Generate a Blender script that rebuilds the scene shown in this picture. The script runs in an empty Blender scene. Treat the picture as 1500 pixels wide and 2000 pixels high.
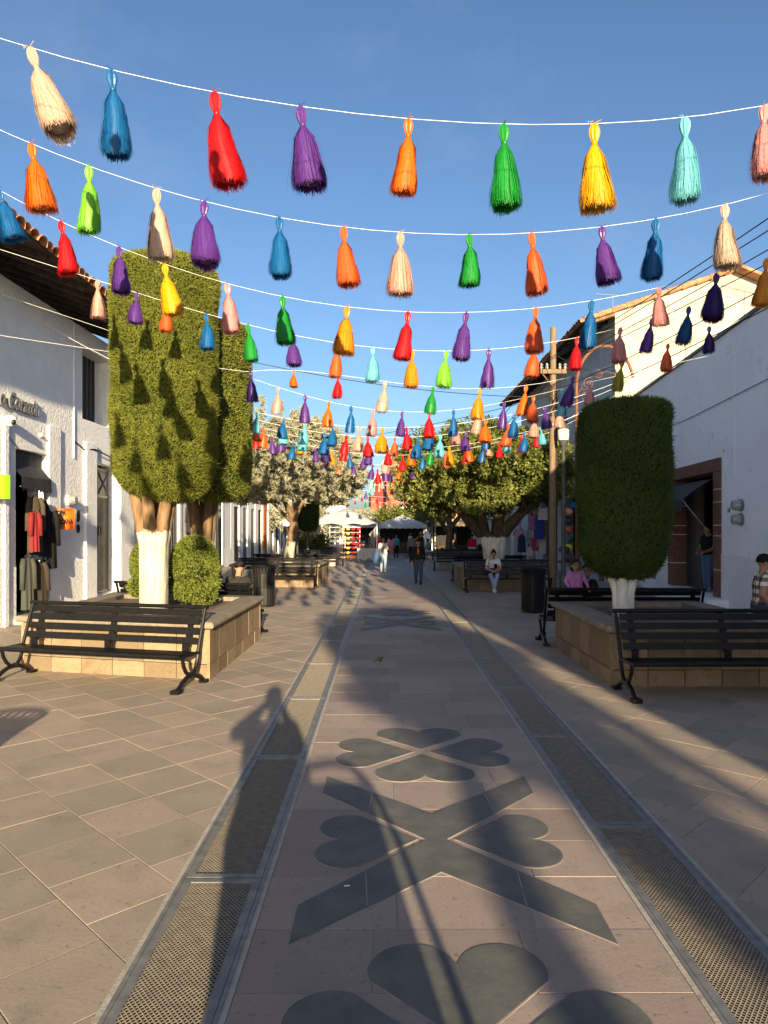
import bpy, math, random
import numpy as np
from mathutils import Vector, Matrix

# ------------------------------------------------------------------ camera, sky, sun, exposure
scene = bpy.context.scene
COL = scene.collection
H = 1.95            # camera height
FPX = 1400.0        # focal length in pixels of the 1500x2000 photograph
cam_d = bpy.data.cameras.new('camera')
cam_d.sensor_fit = 'VERTICAL'
cam_d.sensor_height = 36.0
cam_d.sensor_width = 27.0
cam_d.lens = FPX / 2000 * 36.0
cam_d.shift_y = 0.015
cam_d.clip_start = 0.05
cam_d.clip_end = 3000
cam = bpy.data.objects.new('camera', cam_d)
COL.objects.link(cam)
cam.location = (0, 0, H)
cam.rotation_euler = (math.radians(90), 0, 0)
scene.camera = cam

SUN_AZ = math.radians(8.0)      # sunlight travels along the street and slightly to the left
SUN_EL = math.radians(11.6)
w = bpy.data.worlds.new('World')
scene.world = w
w.use_nodes = True
nt = w.node_tree
bg = nt.nodes['Background']
sky = nt.nodes.new('ShaderNodeTexSky')
sky.sky_type = 'NISHITA'
sky.sun_disc = False
sky.sun_elevation = SUN_EL
sky.sun_rotation = math.pi - SUN_AZ
sky.altitude = 900
sky.air_density = 1.0
sky.dust_density = 3.2
sky.ozone_density = 3.2
# faint cirrus veil over the whole sky
tcw = nt.nodes.new('ShaderNodeTexCoord'); mpw = nt.nodes.new('ShaderNodeMapping'); mpw.inputs['Scale'].default_value = (2.2, .8, 3.4); mpw.inputs['Rotation'].default_value = (0, .5, .6)
nzw = nt.nodes.new('ShaderNodeTexNoise'); nzw.inputs['Scale'].default_value = 2.6; nzw.inputs['Detail'].default_value = 7; nzw.inputs['Roughness'].default_value = .62
rpw = nt.nodes.new('ShaderNodeValToRGB'); rpw.color_ramp.elements[0].position = .50; rpw.color_ramp.elements[1].position = .80
rpw.color_ramp.elements[0].color = (0, 0, 0, 1); rpw.color_ramp.elements[1].color = (.075, .075, .075, 1)
mxw = nt.nodes.new('ShaderNodeMixRGB'); mxw.inputs[2].default_value = (4.4, 4.6, 5.0, 1)
nt.links.new(tcw.outputs['Generated'], mpw.inputs[0]); nt.links.new(mpw.outputs[0], nzw.inputs['Vector']); nt.links.new(nzw.outputs['Fac'], rpw.inputs[0])
nt.links.new(rpw.outputs[0], mxw.inputs[0]); nt.links.new(sky.outputs[0], mxw.inputs[1]); nt.links.new(mxw.outputs[0], bg.inputs[0])
bg.inputs[1].default_value = 0.073
sl = bpy.data.lights.new('sun', 'SUN')
sl.energy = 5.0
sl.angle = math.radians(0.53)
sl.color = (1.0, 0.80, 0.51)
so = bpy.data.objects.new('sun', sl)
COL.objects.link(so)
SUND = Vector((-math.sin(SUN_AZ) * math.cos(SUN_EL), math.cos(SUN_AZ) * math.cos(SUN_EL), -math.sin(SUN_EL)))
so.rotation_euler = SUND.to_track_quat('-Z', 'Y').to_euler()
scene.view_settings.view_transform = 'Standard'
scene.view_settings.look = 'None'
scene.view_settings.exposure = 1.5
scene.view_settings.gamma = 1.0
scene.view_settings.use_curve_mapping = False

rng = random.Random(7)
NP = np.random.default_rng(11)
PI = math.pi

# ------------------------------------------------------------------ materials
MATS = {}
def mat(name, c1, c2=None, scale=6.0, rough=0.7, spec=0.3, metal=0.0, bump=None, attr=None, detail=5.0,
        ramp=(0.35, 0.68), transl=0.0, stains=None, stretch=None, coat=0.0, sheen=0.0):
    """procedural principled material; c1/c2 mixed by noise, or by the mesh attribute 'tone' (attr=True)"""
    if name in MATS: return MATS[name]
    m = bpy.data.materials.new(name); m.use_nodes = True
    t = m.node_tree; N = t.nodes; L = t.links
    p = N['Principled BSDF']; out = N['Material Output']
    p.inputs['Roughness'].default_value = rough
    p.inputs['Specular IOR Level'].default_value = spec
    p.inputs['Metallic'].default_value = metal
    p.inputs['Coat Weight'].default_value = coat
    p.inputs['Sheen Weight'].default_value = sheen
    c1 = (*c1, 1) if len(c1) == 3 else c1
    geo = N.new('ShaderNodeNewGeometry')
    vec = geo.outputs['Position']
    if stretch:
        mp = N.new('ShaderNodeMapping'); mp.inputs['Scale'].default_value = stretch
        L.new(vec, mp.inputs[0]); vec = mp.outputs[0]
    col = None
    if c2 is not None:
        c2 = (*c2, 1)
        no = N.new('ShaderNodeTexNoise'); no.inputs['Scale'].default_value = scale; no.inputs['Detail'].default_value = detail
        L.new(vec, no.inputs['Vector'])
        r = N.new('ShaderNodeValToRGB')
        r.color_ramp.elements[0].position = ramp[0]; r.color_ramp.elements[1].position = ramp[1]
        r.color_ramp.elements[0].color = c1; r.color_ramp.elements[1].color = c2
        if attr:
            a = N.new('ShaderNodeAttribute'); a.attribute_name = 'tone'
            mx = N.new('ShaderNodeMath'); mx.operation = 'ADD'
            ml = N.new('ShaderNodeMath'); ml.operation = 'MULTIPLY'; ml.inputs[1].default_value = 0.5
            ml2 = N.new('ShaderNodeMath'); ml2.operation = 'MULTIPLY'; ml2.inputs[1].default_value = 0.5
            L.new(no.outputs['Fac'], ml.inputs[0]); L.new(a.outputs['Fac'], ml2.inputs[0])
            L.new(ml.outputs[0], mx.inputs[0]); L.new(ml2.outputs[0], mx.inputs[1])
            L.new(mx.outputs[0], r.inputs[0])
        else:
            L.new(no.outputs['Fac'], r.inputs[0])
        col = r.outputs[0]
    for (sc, lo, hi, sc_col, amt) in ((stains if isinstance(stains, list) else [stains]) if stains else []):
        n2 = N.new('ShaderNodeTexNoise'); n2.inputs['Scale'].default_value = sc; n2.inputs['Detail'].default_value = 7; n2.inputs['Roughness'].default_value = 0.65
        L.new(geo.outputs['Position'], n2.inputs['Vector'])
        r2 = N.new('ShaderNodeValToRGB'); r2.color_ramp.elements[0].position = lo; r2.color_ramp.elements[1].position = hi
        r2.color_ramp.elements[0].color = (0, 0, 0, 1); r2.color_ramp.elements[1].color = (amt, amt, amt, 1)
        L.new(n2.outputs['Fac'], r2.inputs[0])
        mx = N.new('ShaderNodeMixRGB'); L.new(r2.outputs[0], mx.inputs[0])
        if col: L.new(col, mx.inputs[1])
        else: mx.inputs[1].default_value = c1
        mx.inputs[2].default_value = (*sc_col, 1)
        col = mx.outputs[0]
    if col: L.new(col, p.inputs['Base Color'])
    else: p.inputs['Base Color'].default_value = c1
    if bump:
        prev = None
        for (bs, st, dist) in (bump if isinstance(bump, list) else [bump]):
            nb = N.new('ShaderNodeTexNoise'); nb.inputs['Scale'].default_value = bs; nb.inputs['Detail'].default_value = 4
            L.new(vec, nb.inputs['Vector'])
            b = N.new('ShaderNodeBump'); b.inputs['Strength'].default_value = st; b.inputs['Distance'].default_value = dist
            L.new(nb.outputs['Fac'], b.inputs['Height'])
            if prev: L.new(prev, b.inputs['Normal'])
            prev = b.outputs[0]
        L.new(prev, p.inputs['Normal'])
    if transl:
        tr = N.new('ShaderNodeBsdfTranslucent')
        if col: L.new(col, tr.inputs[0])
        else: tr.inputs[0].default_value = c1
        ms = N.new('ShaderNodeMixShader'); ms.inputs[0].default_value = transl
        L.new(p.outputs[0], ms.inputs[1]); L.new(tr.outputs[0], ms.inputs[2])
        L.new(ms.outputs[0], out.inputs[0])
    MATS[name] = m
    return m

def two_zone(name, base, c_low, c_high, zcut, nscale=14, namp=0.12, rough=0.85, bump=(25, .5, .02)):
    """paint up to a height with an uneven brushed edge, bare surface above"""
    m = bpy.data.materials.new(name); m.use_nodes = True
    t = m.node_tree; N = t.nodes; L = t.links; p = N['Principled BSDF']
    p.inputs['Roughness'].default_value = rough; p.inputs['Specular IOR Level'].default_value = .2
    geo = N.new('ShaderNodeNewGeometry'); sx = N.new('ShaderNodeSeparateXYZ'); L.new(geo.outputs['Position'], sx.inputs[0])
    mp = N.new('ShaderNodeMapping'); mp.inputs['Scale'].default_value = (1, 1, .25); L.new(geo.outputs['Position'], mp.inputs[0])
    no = N.new('ShaderNodeTexNoise'); no.inputs['Scale'].default_value = nscale; no.inputs['Detail'].default_value = 5; L.new(mp.outputs[0], no.inputs['Vector'])
    ma = N.new('ShaderNodeMath'); ma.operation = 'MULTIPLY_ADD'; L.new(no.outputs['Fac'], ma.inputs[0]); ma.inputs[1].default_value = namp * 2; L.new(sx.outputs['Z'], ma.inputs[2])
    gt = N.new('ShaderNodeMath'); gt.operation = 'GREATER_THAN'; L.new(ma.outputs[0], gt.inputs[0]); gt.inputs[1].default_value = zcut + namp
    r1 = N.new('ShaderNodeValToRGB'); r1.color_ramp.elements[0].position = .3; r1.color_ramp.elements[1].position = .62
    r1.color_ramp.elements[0].color = (*[c * .72 for c in c_low], 1); r1.color_ramp.elements[1].color = (*c_low, 1); L.new(no.outputs['Fac'], r1.inputs[0])
    r2 = N.new('ShaderNodeValToRGB'); r2.color_ramp.elements[0].position = .35; r2.color_ramp.elements[1].position = .65
    r2.color_ramp.elements[0].color = (*[c * .45 for c in c_high], 1); r2.color_ramp.elements[1].color = (*c_high, 1); L.new(no.outputs['Fac'], r2.inputs[0])
    mx = N.new('ShaderNodeMixRGB'); L.new(gt.outputs[0], mx.inputs[0]); L.new(r1.outputs[0], mx.inputs[1]); L.new(r2.outputs[0], mx.inputs[2])
    L.new(mx.outputs[0], p.inputs['Base Color'])
    b = N.new('ShaderNodeBump'); b.inputs['Strength'].default_value = bump[1]; b.inputs['Distance'].default_value = bump[2]
    nb = N.new('ShaderNodeTexNoise'); nb.inputs['Scale'].default_value = bump[0]; nb.inputs['Detail'].default_value = 4; L.new(mp.outputs[0], nb.inputs['Vector'])
    L.new(nb.outputs['Fac'], b.inputs['Height']); L.new(b.outputs[0], p.inputs['Normal'])
    return m

M_tile = mat('paving_stone', (.285, .243, .198), (.375, .297, .237), 2.2, .68, .3, attr=True, ramp=(.3, .72), bump=[(45, .16, .006), (6, .15, .01)],
             stains=[(1.1, .48, .7, (.36, .30, .24), .4), (3.0, .52, .70, (.19, .165, .138), .5), (55, .48, .66, (.20, .172, .14), .38), (20, .61, .66, (.11, .098, .085), .6)])
M_slab = mat('pink_slab', (.265, .21, .185), (.36, .29, .25), 2.0, .66, .3, attr=True, ramp=(.3, .7), bump=[(50, .16, .006), (7, .15, .01)],
             stains=[(1.0, .48, .7, (.31, .255, .21), .45), (4.0, .53, .72, (.175, .148, .132), .5), (55, .48, .66, (.19, .158, .14), .38), (20, .61, .66, (.10, .09, .082), .6)])
M_inlay = mat('dark_inlay', (.088, .092, .088), (.128, .128, .118), 5, .62, .35, bump=(60, .2, .004), stains=[(40, .60, .68, (.20, .185, .165), .45), (2.2, .48, .72, (.18, .16, .142), .55), (9, .58, .68, (.07, .07, .068), .5)])
M_grout = mat('grout', (.40, .345, .28), (.33, .285, .23), 7, .9, .2, bump=(60, .3, .01), stains=(3, .56, .72, (.2, .165, .135), .7))
M_inlay_grout = mat('inlay_grout', (.36, .30, .26), (.27, .225, .195), 7, .9, .2, stains=(5, .48, .62, (.19, .16, .14), .9))
M_far = mat('far_paving', (.24, .195, .16), (.33, .26, .21), 1.4, .75, .3)
M_earth = mat('earth', (.14, .11, .085), (.22, .17, .13), 8, .95, .1, bump=(30, .6, .03))
M_steel = mat('drain_steel', (.17, .175, .18), (.26, .26, .25), 12, .5, .4, metal=.35, bump=(80, .1, .003), stains=(9, .55, .7, (.16, .11, .075), .6))
M_mesh = mat('drain_mesh', (.21, .185, .15), (.30, .26, .205), 20, .55, .4, metal=.15)
M_pit = mat('drain_pit', (.018, .016, .014), (.035, .03, .025), 14, .95, .1)
M_cement = mat('cement', (.42, .385, .34), (.33, .30, .265), 9, .9, .2, bump=(40, .3, .01), stains=(7, .6, .7, (.15, .125, .11), .6))
M_black = mat('black_paint', (.004, .004, .005), (.008, .008, .009), 20, .42, .24, stains=(14, .68, .76, (.05, .042, .035), .3))
M_bin = mat('black_bin', (.008, .008, .009), None, rough=.38, spec=.35)
M_block = mat('planter_stone', (.18, .135, .085), (.285, .21, .135), 7, .85, .2, attr=True, bump=[(40, .4, .012), (11, .35, .02)], stains=[(30, .57, .63, (.10, .07, .045), .55), (4, .5, .7, (.15, .115, .08), .5)])
M_coping = mat('coping_stone', (.19, .16, .125), (.27, .225, .175), 9, .8, .25, bump=[(45, .35, .01)], stains=(3, .5, .7, (.16, .135, .115), .6))
M_white = mat('white_plaster', (.82, .825, .83), (.89, .89, .88), 3.2, .85, .2, bump=[(16, .6, .03), (60, .45, .012)], stains=[(2.1, .62, .80, (.5, .49, .47), .5), (14, .70, .74, (.4, .38, .35), .5)])
M_white2 = mat('white_plaster_smooth', (.86, .885, .92), (.90, .92, .94), 1.6, .85, .2, bump=[(30, .35, .012)], stains=[(.7, .45, .72, (.78, .80, .83), .6), (3.6, .66, .69, (.42, .42, .43), .75), (8, .655, .68, (.36, .36, .37), .8), (1.6, .60, .66, (.70, .71, .73), .6)])
M_dado = mat('rough_plaster', (.80, .81, .82), (.88, .885, .89), 9, .88, .2, bump=[(26, 1.0, .035), (70, .5, .012)])
M_cream = mat('old_cream_plaster', (.38, .365, .275), (.46, .44, .335), 2.5, .9, .15, bump=(20, .4, .02), stains=(1.7, .56, .72, (.26, .21, .14), .7))
M_brown = mat('brown_stone', (.13, .062, .047), (.19, .095, .07), 9, .8, .25, bump=(50, .3, .01), stains=(18, .66, .72, (.3, .22, .17), .5))
M_joint = mat('white_joint', (.70, .66, .58), (.55, .52, .47), 14, .9, .2)
M_door = mat('dark_door', (.022, .024, .028), (.035, .036, .04), 9, .45, .4)
M_metal_door = mat('olive_metal_door', (.10, .095, .075), (.15, .14, .11), 6, .4, .4, metal=.2)
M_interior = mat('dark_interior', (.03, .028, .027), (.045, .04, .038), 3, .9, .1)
M_awning = mat('awning_cloth', (.028, .032, .04), (.042, .047, .056), 5, .75, .2)
M_rooftile = mat('roof_tile', (.36, .15, .075), (.50, .25, .13), 5, .85, .15, bump=(40, .4, .01), stains=(3, .5, .7, (.13, .09, .07), .7))
M_wood = mat('old_wood', (.13, .075, .04), (.23, .145, .08), 9, .8, .2, stretch=(1, 1, .15), bump=(30, .5, .01))
M_darkwood = mat('dark_wood', (.045, .03, .022), (.085, .058, .04), 7, .85, .15)
M_pole = mat('pole_wood', (.14, .095, .058), (.235, .165, .105), 18, .85, .2, stretch=(3, 3, .2), bump=(30, .6, .01))
M_lamp = mat('lamp_green_grey', (.05, .058, .055), (.075, .082, .078), 10, .5, .4)
M_glass = mat('pale_lamp_glass', (.72, .66, .50), None, rough=.25, spec=.5)
M_iron = mat('rusty_iron', (.13, .058, .035), (.21, .10, .06), 12, .8, .2)
M_wire = mat('cable', (.02, .02, .022), None, rough=.6)
M_string = mat('white_string', (.78, .78, .76), None, rough=.7)
M_bark = mat('bark', (.09, .065, .045), (.19, .135, .085), 14, .9, .15, stretch=(1, 1, .3), bump=(22, .9, .03))
M_letter = mat('grey_letter', (.17, .17, .175), (.22, .22, .225), 9, .6, .3)
M_plastic_white = mat('white_plastic', (.75, .75, .74), None, rough=.35, spec=.5)
M_lens = mat('black_lens', (.01, .01, .011), None, rough=.1, spec=.6)
M_meter = mat('meter_glass', (.22, .23, .22), (.45, .45, .43), 40, .15, .6)
M_chrome = mat('steel_tube', (.5, .5, .5), None, rough=.3, metal=.9)
M_ink = mat('ink', (.012, .012, .014), None, rough=.7)
M_orange_paper = mat('orange_paper', (.90, .17, .012), (.85, .14, .01), 6, .7, .2)
M_green_paper = mat('green_paper', (.22, .80, .015), (.20, .72, .01), 6, .7, .2)
M_tent = mat('tent_cloth', (.60, .60, .60), (.52, .52, .53), 4, .8, .1, transl=.25)
M_greybuild = mat('grey_plaster', (.42, .44, .48), (.52, .54, .57), 2, .9, .15, bump=(20, .4, .02))
M_pale = mat('pale_wall', (.60, .58, .54), (.70, .68, .64), 2, .9, .15)
M_brick = mat('church_brick', (.24, .085, .045), (.32, .13, .07), 1.2, .85, .15)
M_dome = mat('dome_red', (.20, .035, .028), (.27, .05, .04), .6, .7, .2)
M_domewhite = mat('dome_white', (.5, .42, .35), None, rough=.8)
M_cardboard = mat('leaning_boards', (.36, .22, .11), (.48, .31, .17), 5, .85, .1)

M_fol_lit = mat('sunlit_cypress_foliage', (.085, .108, .015), (.25, .255, .046), 3.0, .7, .15, attr=True, ramp=(.25, .85), transl=.22)  # sunlit copy of the cypress green, sunlight put into the colour
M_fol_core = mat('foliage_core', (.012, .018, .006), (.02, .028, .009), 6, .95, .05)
M_fol_shade = mat('shaded_cypress_foliage', (.034, .062, .015), (.105, .15, .036), 3.0, .7, .15, attr=True, ramp=(.25, .85), transl=.2)  # shaded copy of the cypress green, shade put into the colour
M_fol_box = mat('box_foliage', (.07, .10, .013), (.23, .26, .045), 5, .6, .25, attr=True, ramp=(.25, .85), transl=.25)
M_fol_ficus = mat('ficus_foliage', (.05, .075, .012), (.25, .26, .06), 2.2, .5, .3, attr=True, ramp=(.25, .85), transl=.28)
M_fol_silver = mat('silver_foliage', (.16, .165, .105), (.50, .48, .34), 2.2, .7, .15, attr=True, ramp=(.25, .85), transl=.2)

def cloth(name, c, rough=.85):
    return mat('cloth_' + name, tuple(x * .82 for x in c), c, 25, rough, .15, sheen=.0)

# ------------------------------------------------------------------ mesh helpers
class MB:
    def __init__(s): s.v = []; s.f = []; s.m = []; s.t = []
    def poly(s, pts, mi=0):
        b = len(s.v); s.v += [tuple(p) for p in pts]; s.f.append(tuple(range(b, b + len(pts)))); s.m.append(mi)
    def faces(s, verts, faces, mi=0):
        b = len(s.v); s.v += [tuple(p) for p in verts]
        for f in faces: s.f.append(tuple(b + i for i in f)); s.m.append(mi)
    def box(s, x0, y0, z0, x1, y1, z1, mi=0):
        v = [(x0, y0, z0), (x1, y0, z0), (x1, y1, z0), (x0, y1, z0), (x0, y0, z1), (x1, y0, z1), (x1, y1, z1), (x0, y1, z1)]
        s.faces(v, [(3, 2, 1, 0), (4, 5, 6, 7), (0, 1, 5, 4), (1, 2, 6, 5), (2, 3, 7, 6), (3, 0, 4, 7)], mi); return s
    def obox(s, c, ax, ay, az, mi=0):
        c = Vector(c); ax = Vector(ax); ay = Vector(ay); az = Vector(az)
        v = [c + i * ax + j * ay + k * az for k in (-1, 1) for (i, j) in ((-1, -1), (1, -1), (1, 1), (-1, 1))]
        s.faces(v, [(3, 2, 1, 0), (4, 5, 6, 7), (0, 1, 5, 4), (1, 2, 6, 5), (2, 3, 7, 6), (3, 0, 4, 7)], mi); return s
    def tube(s, pts, r, n=8, caps=True, mi=0, up=None):
        pts = [Vector(p) for p in pts]
        rs = r if isinstance(r, (list, tuple)) else [r] * len(pts)
        rings = []; prevx = None
        for i, p in enumerate(pts):
            d = (pts[min(i + 1, len(pts) - 1)] - pts[max(i - 1, 0)])
            if d.length < 1e-9: d = Vector((0, 0, 1))
            d.normalize()
            ref = prevx if prevx is not None else (Vector((1, 0, 0)) if abs(d.x) < .9 else Vector((0, 1, 0)))
            x = (ref - d * ref.dot(d))
            if x.length < 1e-6: x = d.orthogonal()
            x.normalize(); y = d.cross(x); prevx = x
            rings.append([p + (x * math.cos(2 * PI * k / n) + y * math.sin(2 * PI * k / n)) * rs[i] for k in range(n)])
        vs = [q for ring in rings for q in ring]; fs = []
        for i in range(len(pts) - 1):
            for k in range(n):
                a = i * n + k; b = i * n + (k + 1) % n
                fs.append((a, b, b + n, a + n))
        if caps:
            fs.append(tuple(range(n - 1, -1, -1))); o = (len(pts) - 1) * n; fs.append(tuple(o + k for k in range(n)))
        s.faces(vs, fs, mi); return s
    def lathe(s, prof, n=16, c=(0, 0, 0), mi=0, sx=1, sy=1):
        vs = []; fs = []
        for (r, z) in prof:
            for k in range(n):
                a = 2 * PI * k / n; vs.append((c[0] + r * math.cos(a) * sx, c[1] + r * math.sin(a) * sy, c[2] + z))
        for i in range(len(prof) - 1):
            for k in range(n):
                a = i * n + k; b = i * n + (k + 1) % n; fs.append((a, b, b + n, a + n))
        fs.append(tuple(range(n - 1, -1, -1))); o = (len(prof) - 1) * n; fs.append(tuple(o + k for k in range(n)))
        s.faces(vs, fs, mi); return s
    def ball(s, c, r, n=10, m=7, mi=0, R=None):
        rx, ry, rz = r if isinstance(r, (list, tuple)) else (r, r, r)
        vs = []; fs = []
        for i in range(m + 1):
            th = PI * (.02 + .96 * i / m)
            for k in range(n):
                a = 2 * PI * k / n
                p = Vector((rx * math.sin(th) * math.cos(a), ry * math.sin(th) * math.sin(a), rz * math.cos(th)))
                if R is not None: p = R @ p
                vs.append((c[0] + p.x, c[1] + p.y, c[2] + p.z))
        for i in range(m):
            for k in range(n):
                a = i * n + k; b = i * n + (k + 1) % n; fs.append((a, a + n, b + n, b))
        fs.append(tuple(range(n))); o = m * n; fs.append(tuple(o + n - 1 - k for k in range(n)))
        s.faces(vs, fs, mi); return s
    def prism(s, poly, z0, z1, mi=0):
        n = len(poly); v = [(x, y, z0) for x, y in poly] + [(x, y, z1) for x, y in poly]
        f = [tuple(range(n - 1, -1, -1)), tuple(range(n, 2 * n))] + [(i, (i + 1) % n, n + (i + 1) % n, n + i) for i in range(n)]
        s.faces(v, f, mi); return s
    def mesh(s, name, mats, smooth=False, tone=None):
        me = bpy.data.meshes.new(name)
        me.from_pydata(s.v, [], s.f)
        if not isinstance(mats, (list, tuple)): mats = [mats]
        for m in mats: me.materials.append(m)
        if len(mats) > 1: me.polygons.foreach_set('material_index', s.m)
        if smooth:
            me.polygons.foreach_set('use_smooth', [True] * len(me.polygons))
            if smooth != 'all':
                try: me.set_sharp_from_angle(angle=math.radians(40))
                except Exception: pass
        if tone is not None:
            a = me.attributes.new('tone', 'FLOAT', 'POINT')
            a.data.foreach_set('value', tone if hasattr(tone, '__len__') else [tone] * len(me.vertices))
        me.update()
        return me
    def build(s, name, mats, parent=None, smooth=False, tone=None):
        return link(name, s.mesh(name, mats, smooth, tone), parent)

def link(name, me, parent=None):
    o = bpy.data.objects.new(name, me); COL.objects.link(o)
    if parent is not None: o.parent = parent
    return o
def tag(o, label=None, cat=None, group=None, kind=None):
    if label: o['label'] = label
    if cat: o['category'] = cat
    if group: o['group'] = group
    if kind: o['kind'] = kind
    return o
def top(name, label, cat, loc=(0, 0, 0), rz=0.0, group=None):
    o = bpy.data.objects.new(name, None); COL.objects.link(o)
    o.location = loc; o.rotation_euler = (0, 0, rz); o.empty_display_size = .2
    return tag(o, label, cat, group)
def dup(root, loc, rz, label, group=None, scale=None):
    def cp(o, par):
        c = o.copy(); COL.objects.link(c); c.parent = par
        for ch in o.children: cp(ch, c)
        return c
    r = cp(root, None)
    r.location = loc; r.rotation_euler = (0, 0, rz)
    if scale: r.scale = (scale,) * 3
    r['label'] = label
    if group: r['group'] = group
    return r
def np_mesh(name, V, F, mats, tone=None, parent=None, smooth=False):
    """V (n,3) float, F (m,k) int"""
    me = bpy.data.meshes.new(name)
    n, m, k = len(V), len(F), F.shape[1]
    me.vertices.add(n); me.vertices.foreach_set('co', np.ascontiguousarray(V, dtype=np.float32).ravel())
    me.loops.add(m * k); me.loops.foreach_set('vertex_index', np.ascontiguousarray(F, dtype=np.int32).ravel())
    me.polygons.add(m); me.polygons.foreach_set('loop_start', np.arange(0, m * k, k, dtype=np.int32))
    try: me.polygons.foreach_set('loop_total', np.full(m, k, dtype=np.int32))
    except Exception: pass
    if smooth: me.polygons.foreach_set('use_smooth', np.ones(m, dtype=bool))
    me.materials.append(mats)
    if tone is not None:
        a = me.attributes.new('tone', 'FLOAT', 'POINT'); a.data.foreach_set('value', np.ascontiguousarray(tone, dtype=np.float32))
    me.update(); me.validate()
    return link(name, me, parent)
def text_mesh(txt, size, depth, mat_, name, parent, M, shear=0.0, bold=0.0):
    cu = bpy.data.curves.new('t', 'FONT'); cu.body = txt; cu.size = size; cu.extrude = depth; cu.shear = shear; cu.offset = bold
    cu.resolution_u = 3
    o = bpy.data.objects.new('t', cu); COL.objects.link(o)
    dg = bpy.context.evaluated_depsgraph_get(); me = bpy.data.meshes.new_from_object(o.evaluated_get(dg))
    bpy.data.objects.remove(o); bpy.data.curves.remove(cu)
    me.transform(M); me.materials.clear(); me.materials.append(mat_)
    return link(name, me, parent)

def gy(v): return H * FPX / (v - 1030.0)                 # ground distance of a pixel row
def at(u, v, y): return Vector(((u - 750) / FPX * y, y, H - (v - 1030) / FPX * y))
ORD = ['first', 'second', 'third', 'fourth', 'fifth', 'sixth', 'seventh', 'eighth', 'ninth', 'tenth', 'eleventh', 'twelfth', 'thirteenth',
       'fourteenth', 'fifteenth', 'sixteenth', 'seventeenth', 'eighteenth', 'nineteenth', 'twentieth', 'twenty-first', 'twenty-second', 'twenty-third']

# ------------------------------------------------------------------ ground, paving, drains
XL0, XL1 = -1.125, -0.655     # left drain
XR0, XR1 = 1.33, 1.79         # right drain
tag(MB().box(-600, -300, -.6, 600, 1400, -.22).build('ground', M_far), kind='structure')

def clip(poly, x0, x1, y0, y1):
    def cut(p, ax, val, keep_less):
        out = []
        for i in range(len(p)):
            a, b = p[i], p[(i + 1) % len(p)]
            ia = (a[ax] <= val) if keep_less else (a[ax] >= val); ib = (b[ax] <= val) if keep_less else (b[ax] >= val)
            if ia: out.append(a)
            if ia != ib:
                t = (val - a[ax]) / (b[ax] - a[ax]); out.append((a[0] + t * (b[0] - a[0]), a[1] + t * (b[1] - a[1])))
        return out
    for ax, val, kl in ((0, x0, 0), (0, x1, 1), (1, y0, 0), (1, y1, 1)):
        poly = cut(poly, ax, val, kl)
        if len(poly) < 3: return []
    return poly
def area(p): return abs(sum(p[i][0] * p[(i + 1) % len(p)][1] - p[(i + 1) % len(p)][0] * p[i][1] for i in range(len(p)))) / 2
def shrink(p, g):
    cx = sum(q[0] for q in p) / len(p); cy = sum(q[1] for q in p) / len(p)
    r = math.sqrt(area(p)); k = max(.2, 1 - g / max(r, .05) * 2)
    return [(cx + (x - cx) * k, cy + (y - cy) * k) for x, y in p]
def tile_mb(p, z):
    mb = MB(); n = len(p); q = shrink(p, .0022)
    vs = [(x, y, -.014) for x, y in p] + [(x, y, z - .0015) for x, y in p] + [(x, y, z) for x, y in q]
    fs = [tuple(range(2 * n, 3 * n))]
    for i in range(n):
        j = (i + 1) % n
        fs += [(i, j, n + j, n + i), (n + i, n + j, 2 * n + j, 2 * n + i)]
    mb.faces(vs, fs); return mb
def pave(name, x0, x1, y0, y1, polys, m_tile, near_n, piece, bed):
    bedo = MB().box(x0, y0, -.2, x1, y1, -.0045).build(name, bed); tag(bedo, kind='structure')
    polys = [p for p in polys if len(p) >= 3 and area(p) > .004]
    def dist(p):
        cy = sum(q[1] for q in p) / len(p); cx = sum(q[0] for q in p) / len(p)
        vis = abs(cx) < .54 * cy + .4 and cy > 2.6
        return cy + (0 if vis else 500)
    polys.sort(key=dist)
    rest = MB(); tones = []
    for i, p in enumerate(polys):
        p = shrink(p, .0024); z = rng.uniform(-.0012, .0012); tn = rng.random()
        mb = tile_mb(p, z)
        if i < near_n and dist(p) < 500:
            mb.build(piece, m_tile, bedo, tone=tn)
        else:
            rest.faces(mb.v, mb.f); tones += [tn] * len(mb.v)
    if rest.v: tag(rest.build('far_' + piece + 's', m_tile, bedo, tone=tones), kind='stuff')
    return bedo
def diag(x0, x1, y0, y1, s, ox=0, oy=0, jit=.0):
    r = []; c = math.sqrt(.5); n = int((abs(x1 - x0) + abs(y1 - y0)) / s) + 4
    for i in range(-n, n):
        for j in range(-n, n):
            sh = (.32 if (i * 7 % 5 == 0) else 0) * s     # a few courses are out of step
            pts = [(i * s, j * s + sh), (i * s + s, j * s + sh), (i * s + s, j * s + s + sh), (i * s, j * s + s + sh)]
            w_ = [(ox + (a - b) * c, oy + (a + b) * c) for a, b in pts]
            if max(q[0] for q in w_) < x0 or min(q[0] for q in w_) > x1 or max(q[1] for q in w_) < y0 or min(q[1] for q in w_) > y1: continue
            r.append(clip(w_, x0, x1, y0, y1))
    return r
CEM = .028
pave('left_pavement', -9.6, XL0 - CEM, -6, 44, diag(-9.6, XL0 - CEM, -6, 44, .505, -1.345, 3.40), M_tile, 260, 'paving_stone', M_grout)
pave('right_pavement', XR1 + CEM, 9.6, -6, 44, diag(XR1 + CEM, 9.6, -6, 44, .505, 1.857, 5.2), M_tile, 260, 'paving_stone', M_grout)
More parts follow.
